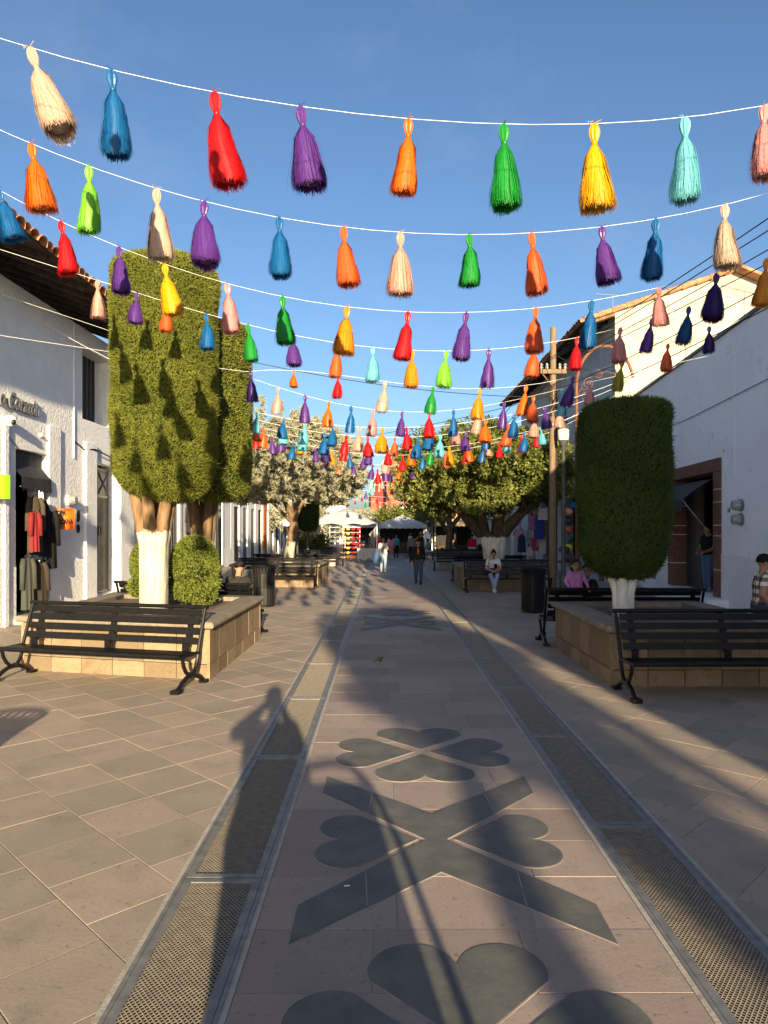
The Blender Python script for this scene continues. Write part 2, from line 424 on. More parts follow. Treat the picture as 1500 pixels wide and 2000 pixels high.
# central strip: rectangular slabs
sl_polys = []; yy = -6.0; k = 0; sx0, sx1 = XL1 + CEM, XR0 - CEM
while yy < 44:
    dy = .46 + .1 * ((k * 37) % 5) / 5
    cuts = [sx0, sx0 + (sx1 - sx0) * (.30 + .06 * ((k * 13) % 3)), sx0 + (sx1 - sx0) * (.66 + .05 * ((k * 7) % 3)), sx1]
    for a, b in zip(cuts, cuts[1:]): sl_polys.append([(a, yy), (b, yy), (b, yy + dy), (a, yy + dy)])
    yy += dy; k += 1
strip = pave('central_strip', sx0, sx1, -6, 44, sl_polys, M_slab, 200, 'slab', M_grout)
for nm, a, b in (('left_pavement_far', -30, XL0 - CEM), ('central_strip_far', sx0, sx1), ('right_pavement_far', XR1 + CEM, 30)):
    tag(MB().box(a, 44, -.2, b, 160, -.001).build(nm, M_far), kind='structure')
for nm, a, b, y0, y1 in (('left_pavement_behind', -12, XL0 - CEM, -40, -6), ('central_strip_behind', sx0, sx1, -40, -6), ('right_pavement_behind', XR1 + CEM, 12, -40, -6)):
    tag(MB().box(a, y0, -.2, b, y1, -.001).build(nm, M_far), kind='structure')
for nm, a, b in (('left_pavement_edge', -30, -9.6), ('right_pavement_edge', 9.6, 30)):
    tag(MB().box(a, -40, -.2, b, 44, -.002).build(nm, M_far), kind='structure')

# dark inlays: X medallion, hearts, clover
SXC = .325
def inlay(pts, name='inlay'):
    n = len(pts); cx = sum(p[0] for p in pts) / n; cy = sum(p[1] for p in pts) / n
    # outward offset for the grout rim
    out = []
    ar = sum(pts[i][0] * pts[(i + 1) % n][1] - pts[(i + 1) % n][0] * pts[i][1] for i in range(n))
    sg = 1 if ar > 0 else -1
    for i in range(n):
        a = Vector(pts[i - 1]); b = Vector(pts[i]); c = Vector(pts[(i + 1) % n])
        n1 = Vector(((b - a).y, -(b - a).x)); n2 = Vector(((c - b).y, -(c - b).x))
        n1.normalize(); n2.normalize(); nn = n1 + n2
        if nn.length < .3: nn = n1
        nn.normalize(); out.append(tuple(b + nn * sg * .0065))
    import mathutils
    def fill(poly, z0, z1):
        mb = MB(); tri = mathutils.geometry.tessellate_polygon([[Vector((x, y, 0)) for x, y in poly]])
        m = len(poly)
        vs = [(x, y, z1) for x, y in poly] + [(x, y, z0) for x, y in poly]
        fs = []
        for t in tri:
            a, b, c = [Vector(poly[i]) for i in t]
            fs.append(tuple(t) if (b - a).cross(c - a) > 0 else tuple(reversed(t)))
        fs += [(i, (i + 1) % m, m + (i + 1) % m, m + i) for i in range(m)]
        mb.faces(vs, fs); return mb
    o = fill(pts, -.002, .0042).build(name, M_inlay, strip)
    fill(out, -.002, .0022).build('grout_rim', M_inlay_grout, o)
def heart(tip, ang, length, width):
    L_, W_ = length, width
    prof = []
    N_ = 14
    # tip at (0,0), lobes at far end (x = length), notch in the middle
    prof.append((0, 0)); 
    for i in range(N_ + 1):
        a = -PI * .62 + (PI * 1.12) * i / N_
        prof.append((L_ * .70 + L_ * .30 * math.cos(a), -W_ * .25 + W_ * .25 * math.sin(a) * 1.02))
    prof = prof[:-1] + [(L_ * .80, 0)]
    half = prof[1:-1]
    pts = [(0, 0)] + half + [(L_ * .78, 0)] + [(x, -y) for x, y in reversed(half)]
    ca, sa = math.cos(ang), math.sin(ang)
    return [(tip[0] + x * ca - y * sa, tip[1] + x * sa + y * ca) for x, y in pts]
XP = [(0, .40), (.77, 1.13), (.77, .78), (.065, .0), (.77, -.78), (.77, -1.13), (0, -.42), (-.77, -1.13), (-.77, -.78), (-.065, 0), (-.77, .78), (-.77, 1.13)]
for cy in (4.475, 14.6):
    inlay([(SXC + x, cy + y) for x, y in XP][::-1], 'cross_inlay')
    for sx in (1, -1):
        for sy in (1, -1):    # thin joints across the arms
            m = MB(); a_, b_ = Vector((SXC + sx * .41, cy + sy * .785)), Vector((SXC + sx * .43, cy + sy * .41)); d_ = (b_ - a_).normalized() * .003
            m.obox(((a_.x + b_.x) / 2, (a_.y + b_.y) / 2, .004), ((b_.x - a_.x) / 2, (b_.y - a_.y) / 2, 0), (-d_.y, d_.x, 0), (0, 0, .001)); m.build('joint', M_inlay_grout, strip)
    inlay(heart((SXC + .12, cy), 0, .62, .74), 'heart_inlay'); inlay(heart((SXC - .12, cy), PI, .62, .74), 'heart_inlay')
for cy in (2.62, 6.22, 16.4):
    for a in range(4): inlay(heart((SXC + .07 * math.cos(a * PI / 2), cy + .07 * math.sin(a * PI / 2)), a * PI / 2, .66, .78), 'heart_inlay')

# drains
def mesh_panel(w_, l_):
    """expanded metal: crossing strands in a diamond lattice"""
    V = []; F = []
    cw, cl = .0218, .028
    nx = int(w_ / cw); ny = int(l_ / cl); cw = w_ / nx; cl = l_ / ny
    def strand(a, b):
        d = np.array([b[0] - a[0], b[1] - a[1]]); d = d / np.linalg.norm(d); n_ = np.array([-d[1], d[0]]) * .0021
        base = len(V)
        for q in (a, b):
            V.extend([(q[0] + n_[0], q[1] + n_[1], -.002), (q[0] - n_[0], q[1] - n_[1], -.0035), (q[0], q[1], -.007)])
        F.extend([(base, base + 1, base + 4, base + 3), (base + 1, base + 2, base + 5, base + 4), (base + 2, base, base + 3, base + 5)])
    for j in range(ny):
        for i in range(nx):
            x, y = i * cw, j * cl
            xm, ym = x + cw / 2, y + cl / 2
            strand((x, ym), (xm, y)); strand((xm, y), (x + cw, ym)); strand((x, ym), (xm, y + cl)); strand((xm, y + cl), (x + cw, ym))
    mb = MB(); mb.faces(V, F); return mb
def drain(x0, x1, ys, side, label):
    t = top('storm_drain', label, 'drain', ((x0 + x1) / 2, ys[0], 0), group='drain channels along the street')
    w_ = x1 - x0; cx = (x0 + x1) / 2
    ch = MB(); y0 = -6 - ys[0]; y1 = 44 - ys[0]
    ch.box(-w_ / 2 - .004, y0, -.21, w_ / 2 + .004, y1, -.17)
    ch.build('channel', M_pit, t)
    for sx in (-1, 1):
        e = MB(); xa = sx * w_ / 2; e.box(min(xa, xa + sx * CEM), y0, -.19, max(xa, xa + sx * CEM), y1, .001); e.build('cement_edge', M_cement, t)
        e = MB(); e.box(min(xa, xa - sx * .02), y0, -.19, max(xa, xa - sx * .02), y1, .004); e.build('edge_angle', M_steel, t)
    pl = ys[1] - ys[0]; fw = .042; iw = w_ - .046
    fr = MB()
    fr.box(-iw / 2, .006, -.03, -iw / 2 + fw, pl - .006, .003); fr.box(iw / 2 - fw, .006, -.03, iw / 2, pl - .006, .003)
    fr.box(-iw / 2 + fw, .006, -.03, iw / 2 - fw, .006 + fw, .0026); fr.box(-iw / 2 + fw, pl - .006 - fw, -.03, iw / 2 - fw, pl - .006, .0026)
    fme = fr.mesh('grate', M_steel)
    mw, ml = iw - 2 * fw, pl - .012 - 2 * fw
    mm = mesh_panel(mw, ml); mm.v = [(x - mw / 2, y + .006 + fw, z) for x, y, z in mm.v]
    mme = mm.mesh('expanded_mesh', M_mesh)
    k0 = int((y0) / pl) ; k1 = int(y1 / pl)
    for k in range(-2, min(k1, 18)):
        g = link('grate', fme, t); g.location = (0, k * pl, 0)
        link('expanded_mesh', mme, g)
    far = MB(); far.box(-iw / 2, 18 * pl, -.03, iw / 2, y1, .002); far.build('far_cover', M_steel, t)
    nb = MB(); nb.box(-iw / 2, y0, -.03, iw / 2, -2 * pl, .002); nb.build('near_cover', M_steel, t)
drain(XL0, XL1, (3.985, 6.085), -1, 'steel mesh drain channel left of the central stone strip')
drain(XR0, XR1, (4.70, 6.72), 1, 'steel mesh drain channel right of the central stone strip')

# ------------------------------------------------------------------ benches, planters, bins
def make_bench(L=2.5):
    t = top('bench', 'x', 'bench', group='black slatted benches around the planters')
    hb = L / 2
    # back leans away (+y), front is -y
    def bk(z): return .15 + (z - .42) * .36
    for i, (z0, z1) in enumerate(((.50, .575), (.615, .69), (.73, .805), (.835, .91))):
        y0, y1 = bk(z0), bk(z1)
        m = MB(); m.obox((0, (y0 + y1) / 2 - .012, (z0 + z1) / 2), (hb - .07, 0, 0), (0, .008, -.003), (0, (y1 - y0) / 2, (z1 - z0) / 2)); m.build('back_slat', M_black, t)
    m = MB(); m.tube([(-hb, bk(.94), .94), (hb, bk(.94), .94)], .026, 10); m.build('top_rail', M_black, t, True)
    m = MB(); m.tube([(-hb + .03, -.30, .415), (hb - .03, -.30, .415)], .030, 10); m.build('front_rail', M_black, t, True)
    for i in range(5):
        y = -.235 + i * .085
        m = MB(); m.box(-hb + .07, y - .034, .405 - i * .004, hb - .07, y + .034, .425 - i * .004); m.build('seat_slat', M_black, t)
    for s in (-.42, 0, .42):
        m = MB()
        m.obox((s * L, bk(.7) + .018, .70), (.035, 0, 0), (0, .006, 0), (0, .085, .235))
        m.box(s * L - .035, -.28, .388, s * L + .035, .16, .400); m.box(s * L - .035, .13, .388, s * L + .035, .17, .5)
        m.build('brace', M_black, t)
    for s in (-1, 1):
        x = s * (hb - .035)
        m = MB()
        m.tube([(x, bk(.94), .94), (x, bk(.7), .7), (x, .15, .42)], .022, 8)
        m.tube([(x, -.31, .40), (x, .16, .40)], .022, 8)
        # U shaped leg
        U = [(.15, .42), (.135, .33), (.10, .24), (.05, .175), (-.01, .15), (-.08, .16), (-.15, .215), (-.20, .29), (-.22, .36), (-.23, .40)]
        m.tube([(x, a, b) for a, b in U], .023, 8)
        Fp = [(-.36, .03), (-.30, .055), (-.22, .105), (-.12, .14), (-.02, .148), (.08, .135), (.16, .10), (.23, .06), (.28, .03)]
        m.tube([(x, a, b) for a, b in Fp], [.022, .024, .026, .028, .030, .028, .026, .024, .022], 8)
        m.box(x - .05, -.42, .0, x + .05, -.31, .045); m.box(x - .045, .25, .0, x + .045, .34, .04)
        m.tube([(x - s * .05, -.01, .155), (x + s * .02, -.01, .155)], .03, 8)
        m.build('leg', M_black, t, True)
    return t
BENCH = make_bench()
_bu = [False]
def bench(x, y, rz, label):
    if not _bu[0]:
        BENCH.location = (x, y, 0); BENCH.rotation_euler = (0, 0, rz); BENCH['label'] = label; _bu[0] = True; return BENCH
    return dup(BENCH, (x, y, 0), rz, label)

def planter(corners, label, h=.66, detail=True):
    """corners counter-clockwise from front-left; stone blocks in two courses, rounded coping, soil"""
    C_ = [Vector(c) for c in corners]; n = len(C_)
    cen = sum(C_, Vector((0, 0))) / n
    t = top('planter', label, 'planter', (cen.x, cen.y, 0), group='stone planters with benches')
    P = [c - cen for c in C_]
    def inset(d): return [p * (1 - d / p.length * 1.4) for p in P]
    core = MB(); core.prism([tuple(p) for p in inset(.045)], 0, h - .02); core.build('mortar_core', M_cement, t)
    so_ = MB(); soil = inset(.42)
    # soil surface, slightly lumpy
    so_.prism([tuple(p) for p in inset(.2)], h - .05, h + .02)
    so_.build('soil', M_earth, t)
    for i in range(n):
        a, b = P[i], P[(i + 1) % n]; d = (b - a); L = d.length; d.normalize(); nrm = Vector((d.y, -d.x))
        if detail:
            nb = max(2, round(L / .47))
            for (z0, z1, off) in ((.0, .20, 0), (.208, h - .012, 0)):
                for k in range(nb):
                    s0 = k * L / nb + .005; s1 = (k + 1) * L / nb - .005
                    if k == 0: s0 += .02
                    if k == nb - 1: s1 -= .02
                    m = MB(); c = a + d * (s0 + s1) / 2 - nrm * (.06 + rng.uniform(-.003, .003))
                    m.obox((c.x, c.y, (z0 + z1) / 2), (*(d * (s1 - s0) / 2), 0), (*(nrm * .06), 0), (0, 0, (z1 - z0) / 2 - .002))
                    m.build('stone_block', M_block, t, tone=rng.random())
            # small corner post
            m = MB(); c = a + d * .012 + (P[i - 1] - a).normalized() * .012
            m.obox((c.x, c.y, (h - .012) / 2), (.018, 0, 0), (0, .018, 0), (0, 0, (h - .014) / 2)); m.build('corner_post', M_block, t, tone=.6)
        # coping with rounded nose, cut into stones
        prof = [(.16 - .36, 0), (.04, 0.0)]
        pr = [(-.30, .0), (.03, .0)] + [(.03 + .045 * math.sin(q), .045 - .045 * math.cos(q)) for q in np.linspace(.3, PI, 7)] + [(-.30, .09)]
        ns = max(1, round(L / .8)) if detail else 1
        def mit(s, o, z):   # mitred corners
            p = a + d * s + nrm * o
            return p
        pa = (P[i - 1] - a).normalized(); pb = (P[(i + 2) % n] - b).normalized()
        ta = 1 / math.tan(max(.2, math.acos(max(-1, min(1, pa.dot(d)))) / 2)); tb = 1 / math.tan(max(.2, math.acos(max(-1, min(1, pb.dot(-d)))) / 2))
        for k in range(ns):
            m = MB(); vs = []
            for e in (0, 1):
                for (o, z) in pr:
                    s = (k + e) * L / ns + (-.003 if e else .003)
                    if k == 0 and e == 0: s = -o * ta
                    if k == ns - 1 and e == 1: s = L + o * tb
                    p = a + d * s + nrm * o; vs.append((p.x, p.y, h + z))
            q = len(pr); fs = [tuple(range(q)), tuple(range(2 * q - 1, q - 1, -1))] + [(j, q + j, q + (j + 1) % q, (j + 1) % q) for j in range(q)]
            m.faces(vs, fs); m.build('coping_stone', M_coping, t, True)
    return t
planter([(-4.95, 9.80), (-2.22, 9.12), (-2.17, 12.55), (-4.95, 13.2)], 'stone planter with tall sunlit cypress topiaries, left foreground')
planter([(2.78, 8.78), (5.05, 8.78), (5.05, 11.75), (2.78, 11.6)], 'shaded stone planter under the square topiary, right foreground')
planter([(-5.0, 23.5), (-2.15, 23.3), (-2.05, 26.6), (-5.0, 26.6)], 'stone planter under the silvery tree, left side of street')
planter([(2.45, 22.2), (5.0, 22.2), (5.0, 25.2), (2.45, 25.2)], 'stone planter around the thick whitewashed trunk, right side')
planter([(-5.0, 36), (-2.4, 36), (-2.4, 39), (-5.0, 39)], 'small far planter before the white market tent', detail=False)
planter([(2.5, 33), (5.0, 33), (5.0, 36), (2.5, 36)], 'far planter in the shade behind the seated woman', detail=False)
la = -math.atan2(.68, 2.73)
bench(-3.58, 9.05, la, 'sunlit black bench in front of the left foreground planter').scale = (1.05, 1, 1)
bench(-3.60, 13.30, PI + la, 'black bench behind the left foreground planter, where a man sits').scale = (1.09, 1, 1)
bench(4.08, 8.35, .01, 'dark bench in front of the right foreground planter, cut by the frame')
bench(3.95, 12.05, PI - .02, 'dark bench behind the right planter, where a toddler leans')
bench(-3.45, 22.95, -.06, 'black bench before the silvery tree, behind the litter bin')
bench(-3.6, 27.2, PI, 'black bench behind the silvery tree planter')
bench(3.75, 21.75, .0, 'black bench where a woman in a white shirt sits')
bench(3.75, 25.75, PI, 'black bench just behind the thick whitewashed trunk')
bench(-3.3, 35.4, 0, 'far black bench on the left below the market tent')
bench(3.55, 32.4, 0, 'far black bench on the right, left of the seated woman')

def make_bin():
    t = top('litter_bin', 'x', 'litter bin', group='black slatted litter bins')
    m = MB(); m.lathe([(.24, .04), (.245, .95), (.23, .95), (.23, .06)], 20); m.build('liner', M_interior, t, True)
    for k in range(24):
        a = 2 * PI * k / 24; ca, sa = math.cos(a), math.sin(a)
        m = MB(); pts = [(.258, .03), (.262, .5), (.268, .82), (.285, .92), (.315, .99)]
        vs = []
        for (r, z) in pts:
            for (dr, dt) in ((0, -.024), (0, .024), (.008, .024), (.008, -.024)):
                vs.append(((r + dr) * ca - dt * sa, (r + dr) * sa + dt * ca, z))
        fs = []
        for i in range(len(pts) - 1):
            for j in range(4): fs.append((i * 4 + j, i * 4 + (j + 1) % 4, i * 4 + 4 + (j + 1) % 4, i * 4 + 4 + j))
        m.faces(vs, fs); m.build('slat', M_bin, t)
    for (r, z, rr) in ((.315, 1.0, .018), (.262, .5, .012), (.262, .06, .014)):
        m = MB(); m.tube([(r * math.cos(2 * PI * k / 28), r * math.sin(2 * PI * k / 28), z) for k in range(29)], rr, 6, caps=False)
        m.build('hoop', M_bin, t, True)
    return t
BIN = make_bin()
BIN.location = (3.43, 16.5, 0); BIN['label'] = 'black slatted litter bin in the shade, right of the walkers'
dup(BIN, (-2.95, 17.6, 0), .3, 'black slatted litter bin in sun beside the seated man, left')
dup(BIN, (-2.95, 29.5, 0), .1, 'far black litter bin on the left, before the market tent')
dup(BIN, (-3.15, 2.55, 0), .1, 'litter bin just outside the frame, its shadow at lower left')

# ------------------------------------------------------------------ trees
def unit(a): return a / np.maximum(np.linalg.norm(a, axis=1, keepdims=True), 1e-9)
def blades(P, D, ln, wd, tone, face=None):
    """one narrow triangle per blade; face = direction the flat side turns to"""
    n = len(P)
    side = unit(np.cross(D, NP.normal(size=(n, 3)) if face is None else face + NP.normal(size=(n, 3)) * .45))
    V = np.empty((n * 3, 3)); V[0::3] = P - side * wd[:, None]; V[1::3] = P + side * wd[:, None]; V[2::3] = P + D * ln[:, None]
    F = np.arange(n * 3).reshape(n, 3)
    return V, F, np.repeat(tone, 3)
def leaves(P, D, ln, wd, tone):
    """folded diamond leaves, two triangles each"""
    n = len(P)
    side = unit(np.cross(D, NP.normal(size=(n, 3)))); up = unit(np.cross(side, D))
    V = np.empty((n * 4, 3)); mid = P + D * (ln * .5)[:, None] + up * (ln * .12)[:, None]
    V[0::4] = P; V[1::4] = mid + side * wd[:, None]; V[2::4] = P + D * ln[:, None]; V[3::4] = mid - side * wd[:, None]
    b = np.arange(n)[:, None] * 4
    F = np.concatenate([b + [0, 1, 2], b + [0, 2, 3]], 0)
    return V, F, np.repeat(tone, 4)

def crown_profile(z, h, r, rb, rt, taper=0.0):
    """radius at height z of a clipped block: bowl at the bottom, soft shoulder on top"""
    z = np.clip(z, 0, h); out = np.full_like(z, r)
    lo = z < rb; out[lo] = r - rb + np.sqrt(np.maximum(rb ** 2 - (rb - z[lo]) ** 2, 0)) * 1.0
    hi = z > h - rt; out[hi] = r - rt + np.sqrt(np.maximum(rt ** 2 - (z[hi] - h + rt) ** 2, 0))
    return np.maximum(out * (1 + taper * (z / h - .5)), .0)
def topiary_crown(parent, mat_, c, h, r, rb, rt, n, ln, wd, up, sq=2.6, taper=0.0, rough=.03, fray=0.0, core=True):
    """clipped foliage: dark core and many small sprigs standing on its surface"""
    zs = np.linspace(0, h, 160); rs = crown_profile(zs, h, r, rb, rt, taper)
    dl = np.sqrt(np.diff(zs) ** 2 + np.diff(rs) ** 2) * (rs[1:] + rs[:-1]) / 2
    cap_b = np.pi * rs[0] ** 2; cap_t = np.pi * rs[-1] ** 2; side = dl.sum() * 2 * np.pi
    tot = cap_b + cap_t + side
    nb = int(n * cap_b / tot); ntp = int(n * cap_t / tot); ns = n - nb - ntp
    cdf = np.cumsum(dl) / dl.sum()
    k = np.searchsorted(cdf, NP.random(ns)); k = np.clip(k, 0, 158)
    f = NP.random(ns); z = zs[k] + f * (zs[k + 1] - zs[k]); rr = rs[k] + f * (rs[k + 1] - rs[k])
    th = NP.random(ns) * 2 * np.pi
    def sup(th): return (np.abs(np.cos(th)) ** sq + np.abs(np.sin(th)) ** sq) ** (-1 / sq)
    dz = (zs[k + 1] - zs[k]); dr = (rs[k + 1] - rs[k]); nl = np.sqrt(dz ** 2 + dr ** 2)
    R = rr * sup(th)
    P = np.stack([R * np.cos(th), R * np.sin(th), z], 1); Nn = np.stack([np.cos(th) * dz / nl, np.sin(th) * dz / nl, -dr / nl], 1)
    for cnt, zz, sg, rad in ((nb, 0.0, -1, rs[0]), (ntp, h, 1, rs[-1])):
        if cnt:
            q = np.sqrt(NP.random(cnt)) * rad; t2 = NP.random(cnt) * 2 * np.pi; q = q * sup(t2)
            P = np.concatenate([P, np.stack([q * np.cos(t2), q * np.sin(t2), np.full(cnt, zz)], 1)])
            Nn = np.concatenate([Nn, np.tile([[0, 0, sg]], (cnt, 1))])
    m = len(P)
    # soft undulation of the clipped surface
    und = (np.sin(P[:, 0] * 5.1 + P[:, 2] * 3.3) + np.sin(P[:, 1] * 6.3 - P[:, 2] * 4.1 + 1.7) + np.sin(P[:, 2] * 7.7 + P[:, 0] * 2.9)) / 3
    P = P + Nn * (und * rough)[:, None]
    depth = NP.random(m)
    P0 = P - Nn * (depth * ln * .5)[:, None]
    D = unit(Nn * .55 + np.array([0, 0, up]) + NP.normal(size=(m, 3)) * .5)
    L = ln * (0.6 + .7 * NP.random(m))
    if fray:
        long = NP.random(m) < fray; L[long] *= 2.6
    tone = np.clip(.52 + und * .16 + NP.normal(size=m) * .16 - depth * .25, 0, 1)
    V, F, T = blades(P0, D, L, np.full(m, wd) * (.7 + .6 * NP.random(m)), tone, Nn)
    o = np_mesh('crown', V + np.array(c), F, mat_, T, parent)
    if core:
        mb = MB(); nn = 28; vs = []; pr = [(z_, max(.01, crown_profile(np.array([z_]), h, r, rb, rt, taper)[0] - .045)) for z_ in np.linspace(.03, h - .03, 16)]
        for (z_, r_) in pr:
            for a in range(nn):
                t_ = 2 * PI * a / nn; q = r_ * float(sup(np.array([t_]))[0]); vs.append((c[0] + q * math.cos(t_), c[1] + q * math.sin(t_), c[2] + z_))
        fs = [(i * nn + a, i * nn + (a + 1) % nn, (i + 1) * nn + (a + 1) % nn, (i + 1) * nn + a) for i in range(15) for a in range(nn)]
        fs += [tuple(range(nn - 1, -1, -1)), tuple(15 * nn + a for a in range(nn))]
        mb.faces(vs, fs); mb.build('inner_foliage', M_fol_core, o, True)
    return o
def fan_trunk(parent, z0, zw, ztop, rb, stems, spread, mat_):
    """whitewashed trunk that fans into several stems"""
    mb = MB()
    for k in range(stems):
        a = 2 * PI * k / stems + .5; ca, sa = math.cos(a), math.sin(a)
        pts = [(ca * rb * .22, sa * rb * .22, z0 - .1), (ca * rb * .26, sa * rb * .26, z0 + (zw - z0) * .4), (ca * rb * .5, sa * rb * .5, zw - .08),
               (ca * (rb * .6 + spread * .35), sa * (rb * .6 + spread * .35), zw + (ztop - zw) * .45), (ca * (rb * .6 + spread), sa * (rb * .6 + spread), ztop + .3)]
        mb.tube(pts, [rb * .86, rb * .80, rb * .60, rb * .46, rb * .36], 10)
    return mb.build('trunk', mat_, parent, 'all')

# left foreground topiary
t = top('cypress_topiary', 'tall sunlit block-clipped cypress with tassel shadows, left foreground', 'tree', (-3.42, 10.65, 0))
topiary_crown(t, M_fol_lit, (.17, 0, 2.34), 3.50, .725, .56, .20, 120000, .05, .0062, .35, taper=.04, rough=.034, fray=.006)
fan_trunk(t, .6, 1.78, 2.45, .20, 6, .22, two_zone('whitewashed_trunk', None, (.52, .475, .38), (.24, .15, .08), 1.90))
t = top('cypress_topiary', 'narrower block-clipped cypress half hidden behind the tall left one', 'tree', (-3.10, 12.25, 0))
topiary_crown(t, M_fol_lit, (0, 0, 2.42), 2.95, .80, .35, .16, 56000, .05, .0075, .35, rough=.035, fray=.003)
fan_trunk(t, .6, 1.66, 2.5, .17, 5, .16, two_zone('whitewashed_trunk_b', None, (.48, .44, .37), (.18, .115, .065), 1.70))
def box_ball(loc, h, r, label):
    t = top('boxwood_shrub', label, 'shrub', loc, group='clipped boxwood shrubs')
    topiary_crown(t, M_fol_box, (0, 0, .34), h - .34, r, r * .98, r * .98, 8000, .04, .011, .1, sq=2.0, rough=.045, fray=.01)
    for (dx, dy, rr, zz) in ((.14, -.08, .17, .10), (-.16, -.05, .15, .16), (.02, .12, .18, .1), (.2, .1, .12, .3)):
        topiary_crown(t, M_fol_box, (dx, dy, zz), rr * 1.7, rr, rr * .8, rr * .8, 1300, .045, .012, .1, sq=2.0, rough=.06, fray=.02)
    MB().tube([(0, 0, -.1), (.02, 0, .5)], [.05, .04], 8).build('stem', M_bark, t)
box_ball((-3.0, 11.35, .66), 1.16, .37, 'sunlit round clipped boxwood shrub right of the left whitewashed trunk')
box_ball((-3.90, 11.9, .66), 1.08, .29, 'clipped boxwood shrub half hidden left of the whitewashed trunk')
# right foreground topiary
t = top('cypress_topiary', 'dark shaded square-clipped cypress in the right foreground planter', 'tree', (3.44, 10.3, 0))
topiary_crown(t, M_fol_shade, (0, 0, 1.20), 2.50, .605, .54, .16, 60000, .07, .0065, .9, sq=2.7, taper=.03, rough=.034, fray=.008)
fan_trunk(t, .6, 1.12, 1.3, .15, 5, .16, two_zone('whitewashed_trunk_c', None, (.70, .69, .66), (.16, .11, .07), 1.27))
# far small topiary
t = top('cypress_topiary', 'small dark egg-shaped topiary below the silvery tree, before the tent', 'tree', (-3.35, 31.5, 0))
topiary_crown(t, M_fol_shade, (0, 0, 1.75), 1.5, .50, .48, .3, 7000, .08, .012, .4, sq=2.1)
MB().tube([(0, 0, -.1), (0, 0, 1.9)], [.06, .05], 8).build('trunk', M_bark, t)

def clump_tree(parent, mat_, clumps, per, ln, wd, flat=.75, droop=-.1, kind='leaf', gap=0.0):
    Ps, Ds, Ts = [], [], []
    for (c, r, tn) in clumps:
        q = NP.normal(size=(per, 3)); q = unit(q) * (NP.random((per, 1)) ** .45) * r; q[:, 2] *= flat
        Ps.append(q + np.array(c)); d = unit(q + NP.normal(size=(per, 3)) * r * .6 + np.array([0, 0, droop * r])); Ds.append(d)
        Ts.append(np.clip(tn + NP.normal(size=per) * .17 + q[:, 2] / r * .12, 0, 1))
    P = np.concatenate(Ps); D = np.concatenate(Ds); T = np.concatenate(Ts); m = len(P)
    L = ln * (.6 + .8 * NP.random(m)); W = np.full(m, wd) * (.7 + .6 * NP.random(m))
    V, F, TT = (leaves if kind == 'leaf' else blades)(P, D, L, W, T)
    return np_mesh('crown', V, F, mat_, TT, parent)
def limbs(parent, base, spec, mat_, name='trunk'):
    """trunk and forking limbs, tapered tubes"""
    mb = MB()
    for pts, r0, r1 in spec:
        n = len(pts); mb.tube(pts, [r0 + (r1 - r0) * i / (n - 1) for i in range(n)], 9)
    return mb.build(name, mat_, parent, 'all')
def ellipsoid_clumps(n, c, rx, ry, rz, rmin, rmax, shell=.55, zmin=-1.0, seed=1):
    g = np.random.default_rng(seed); out = []
    while len(out) < n:
        q = g.normal(size=3); q /= np.linalg.norm(q); q *= shell + (1 - shell) * g.random()
        if q[2] < zmin: continue
        out.append(((c[0] + q[0] * rx, c[1] + q[1] * ry, c[2] + q[2] * rz), rmin + (rmax - rmin) * g.random(), .28 + .5 * g.random()))
    return out

# ficus-like tree on the right, with thick whitewashed trunk
t = top('broadleaf_tree', 'leafy tree with thick whitewashed trunk behind the seated woman', 'tree', (3.62, 23.7, 0))
cl = ellipsoid_clumps(230, (-.35, 0, 3.85), 2.7, 2.2, 1.5, .22, .50, .45, -.85, 3)
cl += ellipsoid_clumps(90, (1.0, .2, 3.8), 1.95, 1.7, 1.35, .22, .45, .5, -.7, 4)
cl += ellipsoid_clumps(60, (-1.7, .5, 3.4), 1.3, 1.3, 1.0, .2, .4, .5, -.9, 5)
clump_tree(t, M_fol_ficus, cl, 240, .125, .037, .8, -.3)
limbs(t, None, [([(-.06, 0, .5), (-.12, 0, 1.2), (-.26, 0, 1.75)], .25, .22), ([(.10, 0, .5), (.15, 0, 1.2), (.26, 0, 1.8)], .25, .21), ([(0, -.06, .5), (0, -.06, 1.3), (.02, -.06, 1.7)], .27, .22),
                ([(-.35, 0, 1.7), (-.9, .1, 2.3), (-1.6, .1, 3.0), (-2.0, .2, 3.6)], .22, .06), ([(-.3, 0, 1.7), (-.45, -.3, 2.5), (-.6, -.6, 3.6)], .2, .06),
                ([(.3, 0, 1.75), (.9, .1, 2.4), (1.6, .1, 3.0), (2.1, .2, 3.6)], .22, .06), ([(.1, 0, 1.7), (.3, .2, 2.6), (.4, .2, 3.8)], .22, .07),
                ([(-.9, .1, 2.3), (-1.2, -.4, 3.0), (-1.4, -.8, 3.5)], .12, .04), ([(.9, .1, 2.4), (1.0, -.5, 3.1), (1.1, -.9, 3.6)], .12, .04)],
      two_zone('whitewashed_thick_trunk', None, (.58, .55, .47), (.10, .075, .05), 1.62))
# darker tree behind it
t = top('broadleaf_tree', 'dark leafy tree behind and left of the thick-trunked tree', 'tree', (3.1, 34.5, 0))
clump_tree(t, M_fol_ficus, ellipsoid_clumps(150, (-.2, 0, 4.6), 2.3, 2.2, 2.3, .3, .6, .5, -.95, 6), 130, .17, .05, .8, -.3)
limbs(t, None, [([(0, 0, .4), (.05, 0, 1.8), (0, 0, 3.4)], .2, .1), ([(0, 0, 1.7), (-.8, 0, 2.8), (-1.4, 0, 4)], .13, .05), ([(0, 0, 1.8), (.8, 0, 2.8), (1.4, 0, 4)], .13, .05)], M_bark)
